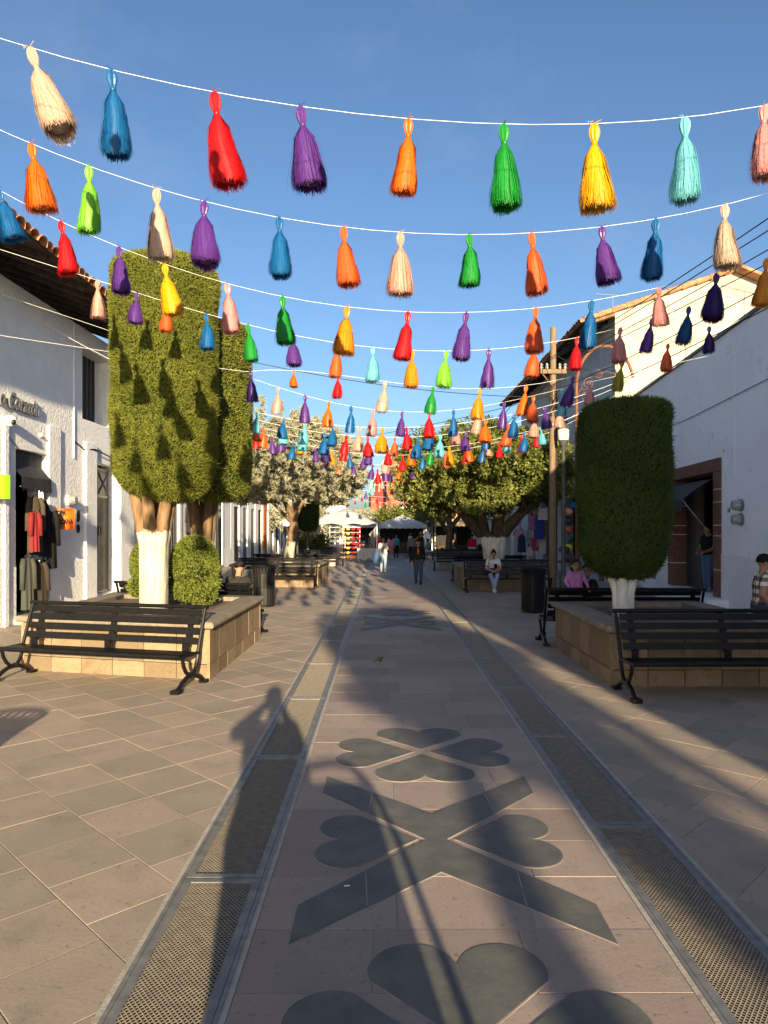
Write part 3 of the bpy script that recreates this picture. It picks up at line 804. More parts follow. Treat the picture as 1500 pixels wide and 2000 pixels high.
# silvery conifer on the left
t = top('silvery_tree', 'silvery grey-green tree with forked pale trunk, left mid street', 'tree', (-3.25, 24.6, 0))
g = np.random.default_rng(21); P_, D_, T_ = [], [], []
for i in range(2700):
    q = g.normal(size=3); q /= np.linalg.norm(q); q *= .35 + .68 * g.random() ** .6
    if q[2] < -.8: continue
    c = np.array([q[0] * 2.35 + .05, q[1] * 2.1, 4.0 + q[2] * 1.55 - .25 * (abs(q[0]) ** 2)])
    outd = np.array([q[0], q[1], .12 + .35 * g.random()]); outd /= np.linalg.norm(outd) + 1e-6
    tn = .3 + .5 * g.random(); sl_ = .22 + .3 * g.random(); m = 46
    s = g.random(m); pos = c + outd * (s * sl_)[:, None] + np.array([0, 0, -.12]) * (s ** 2)[:, None]
    d = outd * .6 + g.normal(size=(m, 3)) * .55 + np.array([0, 0, .25]); d /= np.linalg.norm(d, axis=1, keepdims=True)
    P_.append(pos); D_.append(d); T_.append(np.clip(tn + g.normal(size=m) * .15, 0, 1))
for i in range(9):    # upright leaders that stick out of the top
    x, y = g.uniform(-1.9, 1.4), g.uniform(-1, 1); hh = g.uniform(.5, 1.3)
    for k in range(40):
        s = g.random(); c = np.array([x + .1 * s, y, 5.0 + hh * s]); m = 14; a = g.random() * 6.28
        outd = np.array([math.cos(a), math.sin(a), .35]); st = g.random(m) * .34 * (1.05 - s)
        P_.append(c + outd * st[:, None]); d = outd * .5 + g.normal(size=(m, 3)) * .5; D_.append(d / np.linalg.norm(d, axis=1, keepdims=True)); T_.append(np.clip(.6 + g.normal(size=m) * .15, 0, 1))
P_ = np.concatenate(P_); D_ = np.concatenate(D_); T_ = np.concatenate(T_); m = len(P_)
V, F, TT = blades(P_, D_, .15 * (.6 + .8 * g.random(m)), np.full(m, .019), T_)
np_mesh('crown', V, F, M_fol_silver, TT, t)
limbs(t, None, [([(-.05, 0, .5), (.02, 0, 1.2), (.14, 0, 1.95), (.16, 0, 2.3)], .19, .13), ([(.14, 0, 2.2), (-.2, 0, 2.9), (-.5, .1, 4.0), (-.6, .1, 4.9)], .1, .03), ([(.16, 0, 2.2), (.42, 0, 2.8), (.8, -.1, 3.8), (1.2, 0, 4.6)], .1, .03),
                ([(.1, 0, 2.1), (-.45, -.2, 2.7), (-1.3, -.3, 3.4)], .07, .03), ([(.16, 0, 2.3), (.15, .2, 3.4), (.1, .2, 5.2)], .09, .03)],
      two_zone('whitewashed_slim_trunk', None, (.46, .40, .31), (.22, .145, .085), 1.45))
# far trees that close the street
g = random.Random(5)
FT = [(-6.0, 50, 3.6, 2.2, 'silver', 'pale grey-green tree left of the white market tent'), (-3.4, 62, 3.3, 2.0, 'silver', 'small pale tree behind the white market tent'),
      (-1.2, 72, 3.6, 2.0, 'silver', 'small pale tree at the end of the street, left'), (1.2, 66, 3.9, 2.1, 'ficus', 'clipped green tree at the end of the street, centre'), (4.0, 60, 4.1, 2.3, 'ficus', 'clipped green tree at the end of the street, right'),
      (4.8, 48, 4.4, 2.6, 'ficus', 'shaded green tree far down the right side'), (-8.6, 76, 5.2, 3, 'ficus', 'leafy tree far behind the left shopfronts')]
for i, (x, y, zt, r, kd, lb) in enumerate(FT):
    t = top('far_tree', lb, 'tree', (x, y, 0), group='trees closing the far end of the street')
    clump_tree(t, M_fol_silver if kd == 'silver' else M_fol_ficus, ellipsoid_clumps(70, (0, 0, zt - 1.1), r, r, 1.15, .35, .65, .5, -1, 30 + i), 70, .24, .07, .8, -.2)
    MB().tube([(0, 0, -.05), (0, 0, zt - 1.2)], [.14, .09], 7).build('trunk', M_bark, t)
# low leafy shrubs around the far left planter
for i, (x, y, s) in enumerate(((-4.3, 37.5, .9), (-3.4, 38.2, .5))):
    t = top('leafy_shrub', 'dark leafy shrub in the far left planter, ' + ('left one' if i == 0 else 'right one'), 'shrub', (x, y, .6))
    clump_tree(t, M_fol_ficus, ellipsoid_clumps(24, (0, 0, .5), .8 * s, .6, .5, .2, .35, .4, -1, 50 + i), 80, .2, .03, .9, .3)
    MB().tube([(0, 0, -.1), (0, 0, .4)], .05, 6).build('stem', M_bark, t)

# trees behind the camera that throw the long shadows over the strip
def shadow_tree(x, y, dx, zb, zt, r, tr, lb):
    t = top('street_tree', lb, 'tree', (x, y, 0), group='trees behind the viewer')
    clump_tree(t, M_fol_ficus, ellipsoid_clumps(70, (dx, 0, (zb + zt) / 2), r, r, (zt - zb) / 2, .2, .4, .6, -1, 60), 60, .22, .07, .8, -.2)
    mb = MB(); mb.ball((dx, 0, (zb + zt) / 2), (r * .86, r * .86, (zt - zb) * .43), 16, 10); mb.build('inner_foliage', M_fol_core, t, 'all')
    MB().tube([(0, 0, -.1), (.02, 0, zb - .3), (dx * .6, 0, zb + .6)], [tr, tr * .85, tr * .6], 8).build('trunk', M_bark, t)
shadow_tree(1.2 + .1405 * 13, -13, .9, 3.75, 6.15, 1.4, .17, 'street tree behind the viewer whose round shadow covers the strip')
shadow_tree(2.52 + .1405 * 15, -15, 0, 3.3, 6.9, .36, .14, 'slender street tree behind the viewer shading the right drain')
t = top('street_lamp', 'lamp post behind the viewer whose thin shadow crosses the right paving', 'street lamp', (3.35 + .1405 * 20, -20, 0)); MB().tube([(0, 0, 0), (0, 0, 7)], .11, 8).build('post', M_lamp, t); MB().ball((0, 0, 7.1), .2, 10, 7).build('glass_head', M_glass, t)

# ------------------------------------------------------------------ tassels on strings
def tassel_col(name, c, rough=.38):
    m = mat('raffia_' + name, tuple(x * .52 for x in c), tuple(min(.9, x * 1.0) for x in c), 60, rough, .5, attr=True, ramp=(.15, .75), transl=.42)
    return m
TC = {'cream': (.72, .54, .42), 'peach': (.78, .46, .36), 'blue': (.015, .17, .46), 'red': (.80, .015, .02), 'purple': (.15, .05, .33), 'dark purple': (.055, .02, .17),
      'orange': (.90, .20, .012), 'coral orange': (.90, .17, .04), 'green': (.02, .36, .05), 'yellow': (.90, .50, .008), 'light blue': (.22, .66, .76), 'pink': (.80, .38, .37),
      'lime green': (.28, .74, .06), 'golden orange': (.90, .36, .01), 'dark blue': (.01, .085, .27), 'mustard': (.48, .38, .01)}
TM = {k: tassel_col(k.replace(' ', '_'), v) for k, v in TC.items()}
PAL = ['peach', 'blue', 'red', 'purple', 'orange', 'green', 'golden orange', 'light blue', 'coral orange', 'purple', 'peach', 'orange', 'pink', 'blue', 'coral orange', 'red', 'dark purple']
def skirt_mesh(n, seed, R=.14, L0=-.125, L1=-.50, segs=4, wd=.0032, bend=0.0, bell=.55, fly=.02):
    g = np.random.default_rng(seed); V = []; F = []; T = []
    V = np.zeros((n * (segs + 1) * 2, 3)); T = np.zeros(n * (segs + 1) * 2); F = []
    ecc = .8 + .2 * g.random(); ph = g.random() * 6.28
    for i in range(n):
        a = g.random() * 2 * PI; q = math.sqrt(.45 + .55 * g.random()) if g.random() < .8 else math.sqrt(g.random()); lf = 1 + g.normal() * .032 - .05 * (1 - q)
        stray = g.random() < fly
        rr = R * q * (1 + .10 * math.sin(3 * a + ph)) * (1.25 if stray else 1); ca, sa = math.cos(a), math.sin(a) * ecc
        tw = g.normal() * .10; tn = g.random(); base = i * (segs + 1) * 2
        wob = g.normal() * .006
        for k in range(segs + 1):
            s = k / segs; r = .016 + (rr - .016) * (s ** bell if s > 0 else 0); z = L0 + (L1 - L0) * s * lf
            aa = tw * s; x = r * (ca * math.cos(aa) - sa * math.sin(aa)) + bend * s * s + wob * math.sin(s * 6) + .004 * math.sin(9 * s + 5 * a); y = r * (ca * math.sin(aa) + sa * math.cos(aa))
            tx, ty = -sa, ca; w2 = wd * (1.25 if k < segs else .5)
            V[base + 2 * k] = (x - tx * w2, y - ty * w2, z); V[base + 2 * k + 1] = (x + tx * w2, y + ty * w2, z)
            T[base + 2 * k] = T[base + 2 * k + 1] = tn
            if k < segs: b = base + 2 * k; F.append((b, b + 1, b + 3, b + 2))
    return V, np.array(F), T
def tassel_meshes(n, seed, wd, R, bend, segs=4, core=.70):
    V, F, T = skirt_mesh(n, seed, R=R, wd=wd, bend=bend, segs=segs)
    # inner body so that the sky does not shine through
    mb = MB(); prof = [(.012, -.12)] + [(.016 + (R * core - .016) * (s ** .55), -.125 - .345 * s) for s in (.1, .25, .45, .65, .85, 1.0)]
    prof += [(R * core * .85, -.482), (R * core * .5, -.492), (.004, -.495)]
    nn = 10; b0 = len(V); vs = []
    for (r, z) in prof:
        s = max(0, (-z - .125) / .375)
        for k in range(nn): vs.append((r * math.cos(2 * PI * k / nn) + bend * s * s, r * .85 * math.sin(2 * PI * k / nn), z))
    fs = [(b0 + i * nn + k, b0 + i * nn + (k + 1) % nn, b0 + (i + 1) * nn + (k + 1) % nn, b0 + (i + 1) * nn + k) for i in range(len(prof) - 1) for k in range(nn)]
    V = np.concatenate([V, np.array(vs)]); F = np.concatenate([F, np.array(fs)]); T = np.concatenate([T, np.full(len(vs), .5)])
    o = np_mesh('skirt', V, F, TM['red'], T); sk = o.data; bpy.data.objects.remove(o)
    # looped head with ridges, and the tie at the neck
    hb = MB(); nn = 18; vs = []; prof = [(.006, .004), (.022, -.008), (.033, -.035), (.034, -.06), (.026, -.09), (.015, -.115), (.019, -.135)]
    for (r, z) in prof:
        for k in range(nn): rr = r * (1.12 if k % 2 else .88); vs.append((rr * math.cos(2 * PI * k / nn), rr * .8 * math.sin(2 * PI * k / nn), z))
    hb.faces(vs, [(i * nn + k, (i + 1) * nn + k, (i + 1) * nn + (k + 1) % nn, i * nn + (k + 1) % nn) for i in range(len(prof) - 1) for k in range(nn)])
    g = random.Random(seed)
    for k in range(3):
        a = g.uniform(0, 6.28); hb.tube([(0, 0, .0), (.02 * math.cos(a), .02 * math.sin(a), .012), (.045 * math.cos(a), .04 * math.sin(a), .004 + g.uniform(-.01, .02))], .0022, 4)
    hm = hb.mesh('looped_head', TM['red'], False, tone=[.35 + .4 * (i % 2) for i in range(len(hb.v))])
    tb = MB(); tb.lathe([(.0175, -.105), (.020, -.110), (.0205, -.122), (.0175, -.128)], 10); tm = tb.mesh('tie', TM['red'], True, tone=.3)
    return sk, hm, tm
NEAR = [tassel_meshes(1400, 100 + i, .0023, (.108, .122, .10, .114, .127, .104)[i], (0, .02, -.015, .03, 0, -.03)[i], 5) for i in range(6)]
MID = [tassel_meshes(420, 200 + i, .0042, (.118, .132, .108, .122)[i], (0, .02, -.02, -.03)[i], 3, .66) for i in range(4)]
FAR = [tassel_meshes(110, 300 + i, .009, .115, (0, .02, -.02)[i], 2) for i in range(3)]
_ti = [0]
def tassel(p, ang, length, col, label, lod, group, wide=1.0):
    _ti[0] += 1
    sk, hm, tm = lod[_ti[0] % len(lod)]
    o = top('tassel', label, 'tassel', p, group=group)
    o.rotation_euler = (rng.uniform(-.16, .1), ang, rng.uniform(-.5, .5) if abs(ang) < .1 else 0)
    s = length / .5; o.scale = (s * wide, s * wide, s)
    for nm, me in (('skirt', sk), ('looped_head', hm), ('tie', tm)):
        c = link(nm, me, o); c.material_slots[0].link = 'OBJECT'; c.material_slots[0].material = TM[col]
    return o
def string_tube(name, f, y, x0, x1, label, r):
    pts = [(x, y, f(x)) for x in np.linspace(x0, x1, 40)]
    mb = MB(); mb.tube(pts, r, 5); tag(mb.build('bunting_string', M_string, None, True), label, 'string', 'strings of tassels across the street')
S = []
S.append((4.43, [(58, 92, 125, 270, 'cream'), (217, 137, 233, 298, 'blue'), (418, 180, 437, 355, 'red'), (586, 207, 607, 360, 'purple'), (798, 231, 798, 370, 'orange'), (984, 244, 987, 405, 'green'),
                 (1161, 242, 1164, 403, 'yellow'), (1337, 228, 1342, 388, 'light blue'), (1492, 207, 1487, 350, 'pink')], [(0, 75)]))
S.append((5.8, [(60, 282, 80, 408, 'orange'), (173, 323, 175, 447, 'lime green'), (305, 368, 306, 500, 'cream'), (399, 393, 406, 523, 'purple'), (545, 425, 546, 545, 'blue'), (671, 445, 677, 560, 'coral orange'),
                (782, 453, 783, 571, 'peach'), (916, 458, 923, 555, 'green'), (1038, 454, 1047, 570, 'coral orange'), (1175, 445, 1181, 555, 'purple'), (1281, 427, 1276, 543, 'blue'), (1416, 399, 1406, 525, 'cream'),
                ], [(0, 253), (1500, 378)]))
S.append((7.3, [(-3, 372, 25, 465, 'blue'), (118, 430, 140, 530, 'red'), (232, 483, 243, 575, 'purple'), (321, 515, 334, 610, 'yellow'), (443, 556, 452, 653, 'pink'), (552, 578, 553, 672, 'green'), (678, 600, 675, 693, 'golden orange'),
                (797, 609, 788, 702, 'red'), (911, 609, 900, 700, 'purple'), (1047, 602, 1039, 688, 'coral orange'), (1156, 587, 1149, 678, 'blue'), (1287, 562, 1286, 634, 'pink'), (1400, 535, 1385, 628, 'dark purple'), (1497, 505, 1490, 595, 'golden orange')], []))
S.append((9.2, [(190, 548, 190, 620, 'peach'), (268, 572, 262, 630, 'purple'), (325, 592, 325, 650, 'coral orange'), (402, 606, 410, 676, 'blue'), (484, 632, 492, 703, 'green'), (573, 662, 573, 722, 'purple'), (658, 672, 656, 740, 'coral orange'),
                (728, 678, 729, 745, 'light blue'), (805, 684, 803, 757, 'golden orange'), (872, 683, 864, 753, 'lime green'), (955, 677, 953, 751, 'purple'), (1043, 676, 1041, 738, 'coral orange'), (1127, 664, 1124, 728, 'red'),
                (1212, 636, 1206, 705, 'pink'), (1274, 626, 1262, 692, 'purple'), (1346, 597, 1334, 670, 'dark blue')], []))
S.append((11.0, [(489, 728, 492, 787, 'dark purple'), (574, 715, 574, 748, 'orange'), (660, 737, 659, 783, 'red'), (752, 747, 747, 806, 'cream'), (846, 757, 840, 808, 'green'), (938, 757, 930, 815, 'golden orange'), (1028, 751, 1019, 810, 'orange'),
                 (1120, 735, 1107, 793, 'purple'), (1216, 708, 1205, 765, 'mustard'), (1305, 672, 1298, 725, 'coral orange'), (1385, 637, 1383, 690, 'dark purple')], []))
S.append((13.0, [(543, 757, 540, 808, 'peach'), (596, 771, 595, 824, 'purple'), (643, 785, 638, 833, 'orange'), (686, 794, 684, 845, 'blue'), (729, 800, 727, 852, 'pink'), (786, 803, 783, 851, 'purple'), (839, 806, 835, 857, 'red'),
                 (886, 802, 884, 853, 'blue'), (937, 792, 932, 845, 'peach'), (985, 785, 982, 836, 'purple'), (1042, 772, 1040, 825, 'coral orange'), (1098, 762, 1100, 815, 'light blue'), (1152, 745, 1152, 790, 'pink')], []))
for si, (y, tl, extra) in enumerate(S):
    pts = [((u - 750) / FPX * y, H - (v - 1030) / FPX * y) for (u, v, *_) in tl] + [((u - 750) / FPX * y, H - (v - 1030) / FPX * y) for u, v in extra]
    xs = np.array([p[0] for p in pts]); zs = np.array([p[1] for p in pts])
    co = np.polyfit(xs, zs, 4 if len(xs) > 9 else 2)
    lo, hi = xs.min() - .1, xs.max() + .1
    sl0, sl1 = np.polyval(np.polyder(co), lo), np.polyval(np.polyder(co), hi)
    sl0 = max(-.6, min(-.15, sl0)); sl1 = min(.6, max(.15, sl1))
    def f(x, co=co, lo=lo, hi=hi, sl0=sl0, sl1=sl1):
        if x < lo: return float(np.polyval(co, lo) + sl0 * (x - lo))
        if x > hi: return float(np.polyval(co, hi) + sl1 * (x - hi))
        return float(np.polyval(co, x))
    nm = ORD[si]
    string_tube('string', f, y, -7.4, 6.28 + .0928 * y, 'thin white string of tassels, %s one from the viewer' % nm, .0019 if si < 3 else .0025)
    for k, (u, v, u2, v2, c) in enumerate(tl):
        x = (u - 750) / FPX * y; z = f(x)
        L = math.hypot(u2 - u, v2 - v) / FPX * y
        ang = -math.atan2(u2 - u, v2 - v)
        tassel((x, y, z), ang, L, c, '%s tassel, %s from the left on the %s string from the viewer' % (c, ORD[k], nm), NEAR if si < 3 else MID, 'tassels strung over the street', wide=(.91 if L > .42 else 1.05) * (.8 if (si, k) in ((0, 0),) else 1.0))
ys = [15.0, 16.8, 18.8, 21.0, 23.4, 26.2, 30.0, 35.5, 42.0, 50.0, 59.0]
trng = random.Random(42)
for si, y in enumerate(ys):
    z0 = 4.0 + trng.uniform(-.05, .08); x0 = trng.uniform(.1, .5); kk = .042
    f = lambda x, z0=z0, x0=x0, kk=kk: z0 + kk * (x - x0) ** 2
    nm = ORD[si + 6]
    string_tube('string', f, y, -7.4 if y < 21.5 else -7.66, 6.28 + .0928 * y if y < 24 else 7.95 if y < 41 else 7.58, 'thin white string of tassels, %s one from the viewer' % nm, .0035 if y < 30 else .006)
    xa, xb = max(-.182 * y, -5.2), min(.25 * y, 5.0)
    if y > 29: xa, xb = -.075 * y, .05 * y
    x = xa + trng.uniform(0, .3); k = 0
    while x < xb:
        c = PAL[trng.randrange(len(PAL))]; L = trng.uniform(.42, .53)
        if k < len(ORD): tassel((x, y, f(x)), trng.gauss(.02, .07), L, c, 'small %s tassel, %s from the left on the %s string' % (c, ORD[k], nm), MID if y < 20 else FAR, 'tassels strung over the street', 1.15)
        x += trng.uniform(.42, .66) if y < 29 else trng.uniform(.7, 1.2); k += 1
# strings over and behind the viewer: their tassels throw the shadows on the topiary and paving
for si, y in enumerate((2.55, 1.3, 0.0, -1.6)):
    f = lambda x: 4.5 + .05 * (x - .8) ** 2
    string_tube('string', f, y, -6.3, 5.5, 'string of tassels above the viewer, number %s behind the first' % ORD[si], .0024)
    x = -4.9 + .3 * (si % 2); k = 0
    while x < 3.0:
        c = PAL[trng.randrange(len(PAL))]
        tassel((x, y, f(x)), trng.gauss(-.1, .12), trng.uniform(.42, .53), c, '%s tassel above the viewer, %s on overhead string %s' % (c, ORD[k], ORD[si]), MID, 'tassels above the viewer')
        x += trng.uniform(.5, .68); k += 1

# ------------------------------------------------------------------ buildings
class Wall:
    """a straight street wall: s runs along it, o is the distance out into the street"""
    def __init__(s, p0, d, flip):
        s.p = Vector(p0); s.d = Vector(d).normalized(); s.n = Vector((s.d.y, -s.d.x)) * (1 if flip > 0 else -1); s.flip = flip
    def pt(s, a, o, z):
        q = s.p + s.d * a + s.n * o; return (q.x, q.y, z)
    def box(s, mb, s0, s1, o0, o1, z0, z1, mi=0):
        c = s.p + s.d * (s0 + s1) / 2 + s.n * (o0 + o1) / 2
        a = s.d * (s1 - s0) / 2; n = s.n * (o1 - o0) / 2
        if s.flip > 0: a, n = n, a
        else: a, n = -n, a
        mb.obox((c.x, c.y, (z0 + z1) / 2), (a.x, a.y, 0), (n.x, n.y, 0), (0, 0, (z1 - z0) / 2), mi); return mb
    def frame(s, a, o, z):
        """matrix with x along the wall as read from the street, y up, z out"""
        x = s.d if s.flip > 0 else -s.d
        x = Vector((x.x, x.y, 0)) ; n = Vector((s.n.x, s.n.y, 0))
        # reading direction: left to right when facing the wall
        r = Vector((0, 0, 1)).cross(n)
        return Matrix.Translation(s.pt(a, o, z)) @ Matrix(((r.x, 0, n.x), (r.y, 0, n.y), (0, 1, 0))).to_4x4()
def wall_mesh(W, s0, s1, z1, th, ops):
    mb = MB(); ss = sorted({s0, s1, *[v for o in ops for v in o[:2]]}); zs = sorted({0.0, z1, *[v for o in ops for v in o[2:]]})
    # merge cells column by column
    for a, b in zip(ss, ss[1:]):
        run = None
        for c, d in zip(zs, zs[1:]):
            hole = any(o[0] <= a + 1e-6 and b <= o[1] + 1e-6 and o[2] <= c + 1e-6 and d <= o[3] + 1e-6 for o in ops)
            if not hole: run = (run[0], d) if run else (c, d)
            if (hole or d == z1) and run: W.box(mb, a, b, -th, 0, run[0], run[1]); run = None
    return mb
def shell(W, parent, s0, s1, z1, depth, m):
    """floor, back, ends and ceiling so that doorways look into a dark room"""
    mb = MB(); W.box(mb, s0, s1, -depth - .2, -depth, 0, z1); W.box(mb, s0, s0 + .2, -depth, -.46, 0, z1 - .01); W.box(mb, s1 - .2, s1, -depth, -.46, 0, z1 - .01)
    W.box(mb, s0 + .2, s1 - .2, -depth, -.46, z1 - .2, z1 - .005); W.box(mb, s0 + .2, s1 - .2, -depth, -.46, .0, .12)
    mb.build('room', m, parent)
def dado(W, parent, s0, s1, h, ops, m, o=.014):
    cuts = sorted([(a, b) for a, b, z, _ in ops if z < h]); cur = s0
    for a, b in cuts + [(s1, s1)]:
        if a - cur > .05:
            mb = MB(); W.box(mb, cur, a, .0, o, .003, h); mb.build('plaster_dado', m, parent)
        cur = b

# ---- left foreground building
YL = -6.0
WL = Wall((-7.42 + .008 * (YL - 14.1), YL), (.008, 1.0), 1)
sL = lambda y: (y - YL) * 1.0005
t = top('white_building', 'white plastered building with tiled eaves and two doors, left foreground', 'building', (-8, 8, 0))
def P(name, mb, m, parent=t, **k):
    o = mb.build(name, m, None, **k); o.parent = parent; o.matrix_parent_inverse = parent.matrix_world.inverted() if False else Matrix.Translation(-Vector(root_loc(parent))); return o
def root_loc(o):
    l = Vector((0, 0, 0))
    while o is not None:
        l = l + Vector(o.location); o = o.parent
    return l
def world_child(o, parent):
    """parent without moving (all roots used here are unrotated)"""
    o.parent = parent; o.matrix_parent_inverse = Matrix.Translation(-root_loc(parent)); return o
t.location = (0, 0, 0)
D1 = (sL(14.42), sL(15.77), .12, 3.55); D2 = (sL(18.27), sL(19.87), .18, 3.62); WN = (sL(17.55), sL(19.3), 4.62, 6.4)
OPS = [D1, D2, WN]
wall_mesh(WL, 0, sL(21.6), 6.85, .45, OPS).build('wall', M_white, t)
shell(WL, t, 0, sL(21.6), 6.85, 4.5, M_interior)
dado(WL, t, 0, sL(21.6), 1.15, OPS, M_dado)
mb = MB(); WL.box(mb, sL(17.65), sL(18.27), 0, .07, 0.004, 4.05); mb.build('pilaster', M_white, t)
mb = MB(); WL.box(mb, sL(15.77), sL(16.3), 0, .05, 0.004, 4.2); mb.build('pilaster', M_white, t)
mb = MB(); WL.box(mb, sL(19.87), sL(20.9), 0, .08, 0.004, 3.9); mb.build('pilaster', M_white, t)
mb = MB(); WL.box(mb, sL(13.95), sL(14.08), 0, .05, 0.004, 4.1); mb.build('pilaster', M_white, t)
for i, (a, b) in enumerate(((D1[0] - .1, D1[1] + .1), (D2[0] - .15, D2[1] + .15))):
    mb = MB(); WL.box(mb, a, b, -.3, .28, .0, .118 if i == 0 else .178); mb.build('door_step', M_cement, t)
# metal double door with ribs and crossed lattice
for k in range(2):
    a = D2[0] + .02 + k * .79; b = a + .77
    mb = MB(); WL.box(mb, a, b, -.31, -.27, .2, 3.55); dl = mb.build('door', M_metal_door, t)
    for j in range(9):
        mb = MB(); s_ = a + .05 + j * (b - a - .1) / 8.0; WL.box(mb, s_ - .014, s_ + .014, -.27, -.25, .25, 2.75); mb.build('rib', M_metal_door, dl)
    for zz in (.22, 2.78, 3.5):
        mb = MB(); WL.box(mb, a, b, -.27, -.245, zz - .03, zz + .03); mb.build('rail', M_metal_door, dl)
    mb = MB(); WL.box(mb, a + .03, b - .03, -.268, -.262, 2.82, 3.46); mb.build('lattice_panel', M_door, dl)
    for (q0, q1) in (((a + .04, 2.84), (b - .04, 3.44)), ((a + .04, 3.44), (b - .04, 2.84))):
        mb = MB(); mb.tube([WL.pt(q0[0], -.25, q0[1]), WL.pt(q1[0], -.25, q1[1])], .014, 5); mb.build('lattice_bar', M_metal_door, dl)
    mb = MB(); hx = b - .06 if k == 0 else a + .06
    mb.tube([WL.pt(hx, -.25, 1.75), WL.pt(hx, -.19, 1.75), WL.pt(hx, -.19, 1.98), WL.pt(hx, -.25, 1.98)], .013, 6); mb.build('handle', M_black, dl)
# first doorway: dark shutter box and small awning
mb = MB(); WL.box(mb, D1[0] + .02, D1[1] - .02, -.42, -.12, 3.1, 3.52); mb.build('shutter_box', M_awning, t)
mb = MB(); a, b = D1[0] + .03, D1[1] - .03; n_ = 9
vs = []; fs = []
for i in range(n_ * 4 + 1):
    s_ = a + (b - a) * i / (n_ * 4); dr = .06 * abs(math.sin(PI * i / 4))
    vs += [WL.pt(s_, -.12, 3.25), WL.pt(s_, .10, 2.98), WL.pt(s_, .11, 2.74 - dr)]
for i in range(n_ * 4):
    for j in range(2): q = i * 3 + j; fs.append((q, q + 1, q + 4, q + 3))
mb.faces(vs, fs); mb.build('awning', M_awning, t)
# upper window: deep reveal with dark shutter
mb = MB(); WL.box(mb, WN[0], WN[1], -.46, -.42, WN[2], WN[3]); wf = mb.build('window', M_door, t)
for j in range(7):
    mb = MB(); s_ = WN[0] + .1 + j * (WN[1] - WN[0] - .2) / 6; WL.box(mb, s_ - .02, s_ + .02, -.42, -.405, WN[2], WN[3]); mb.build('shutter_board', M_darkwood, wf)
# eaves: rafters, board ceiling, barrel tiles
EX = -6.02; EZ = 6.92
def eave(parent, x_eave, z_eave, x_in, z_in, y0, y1, n_tiles, m_tile, rafters, side):
    d = Vector((x_in - x_eave, 0, z_in - z_eave)); L = d.length; d.normalize(); up = Vector((-d.z * side, 0, d.x * side))
    if up.z < 0: up = -up
    mb = MB(); c = Vector(((x_eave + x_in) / 2, (y0 + y1) / 2, (z_eave + z_in) / 2)) - up * .02
    mb.obox(c, d * L / 2, (0, (y1 - y0) / 2, 0), up * .015); r = mb.build('roof', M_darkwood, parent)
    for k in range(rafters):
        y = y0 + .2 + (y1 - y0 - .4) * k / max(1, rafters - 1); mb = MB()
        mb.obox((c.x + d.x * .0, y, c.z - .085), d * (L / 2 - .12), (0, .045, 0), up * .06); mb.build('rafter', M_darkwood, r)
    step = (y1 - y0) / n_tiles; me = None
    for k in range(n_tiles):
        y = y0 + step * (k + .5)
        if me is None:
            mb = MB(); segs = 8; vs = []; fs = []
            for e, (q, rr) in enumerate(((-.09, .62), (L * .33, .52), (L * .33, .62), (L * .66, .52), (L * .66, .62), (L, .55))):
                for j in range(segs + 1):
                    a_ = PI * j / segs; vs.append(tuple(d * q + Vector((0, -math.cos(a_) * step * rr, 0)) + up * (math.sin(a_) * step * rr * .8 + (.02 if e % 2 == 0 and e else 0))))
            for i in range(5):
                for j in range(segs): q = i * (segs + 1) + j; fs.append((q, q + 1, q + segs + 2, q + segs + 1))
            vs2 = [tuple(Vector(v) - up * .016) for v in vs]; o_ = len(vs)
            fs += [tuple(o_ + i for i in reversed(f_)) for f_ in fs[:]] + [(j, o_ + j, o_ + j + 1, j + 1) for j in range(segs)]
            mb.faces(vs + vs2, fs); me = mb.mesh('roof_tile', m_tile, True)
        o = link('roof_tile', me, r); o.location = (x_eave + rng.uniform(-.02, .02), y, z_eave + rng.uniform(0, .015))
    return r
eave(t, EX, EZ, -9.4, 8.15, -6, 21.5, 105, M_rooftile, 34, 1)
# lettering
for ch_i, (txt, s_, sz) in enumerate((('o', 13.72, .44), ('Corazón', 14.04, .44))):
    text_mesh(txt, sz, .03, M_letter, 'sign_letters', t, WL.frame(sL(s_), .035, 4.32) @ Matrix.Diagonal((.80, 1, 1, 1)), shear=.25, bold=.012)
mb = MB(); mb.ball(WL.pt(sL(14.0), .12, 4.02), (.1, .1, .1), 12, 8); mb.lathe([(.11, 0), (.11, .07), (.06, .1)], 12, WL.pt(sL(14.0), .12, 4.03)); cm = mb.build('security_camera', M_plastic_white, None, True)
tag(cm, 'white dome security camera on the left wall below the lettering', 'camera')
mb = MB(); mb.ball(WL.pt(sL(13.96), .20, 4.0), (.05, .05, .06), 10, 6); world_child(mb.build('lens', M_lens, None, True), cm)
mb = MB(); c_ = WL.pt(sL(15.4), .04, 3.93); mb.ball(c_, .04, 10, 6); lm = tag(mb.build('wall_sensor', M_plastic_white, None, True), 'tiny white sensor on the left wall right of the lettering', 'sensor')
def meter(W, s_, z, r, label):
    x, y, _ = W.pt(s_, 0, z); nrm = Vector((W.n.x, W.n.y, 0))
    t2 = top('electric_meter', label, 'meter', (x, y, z))
    R = nrm.to_track_quat('Z', 'Y').to_matrix()
    def ring(prof, m, nm):
        mb = MB(); mb.lathe(prof, 18); mb.v = [tuple(R @ Vector(v)) for v in mb.v]; mb.build(nm, m, t2, True)
    ring([(r * 1.12, 0), (r * 1.12, .05), (r * .95, .06)], M_plastic_white if W is WL else M_steel, 'base_ring')
    ring([(r * .92, .05), (r * .92, .17), (r * .8, .205), (r * .3, .215)], M_meter, 'glass')
    ring([(r * .55, .05), (r * .55, .14)], M_chrome, 'dial')
meter(WL, sL(16.75), 2.58, .115, 'glass electricity meter on the left wall above the orange sign')
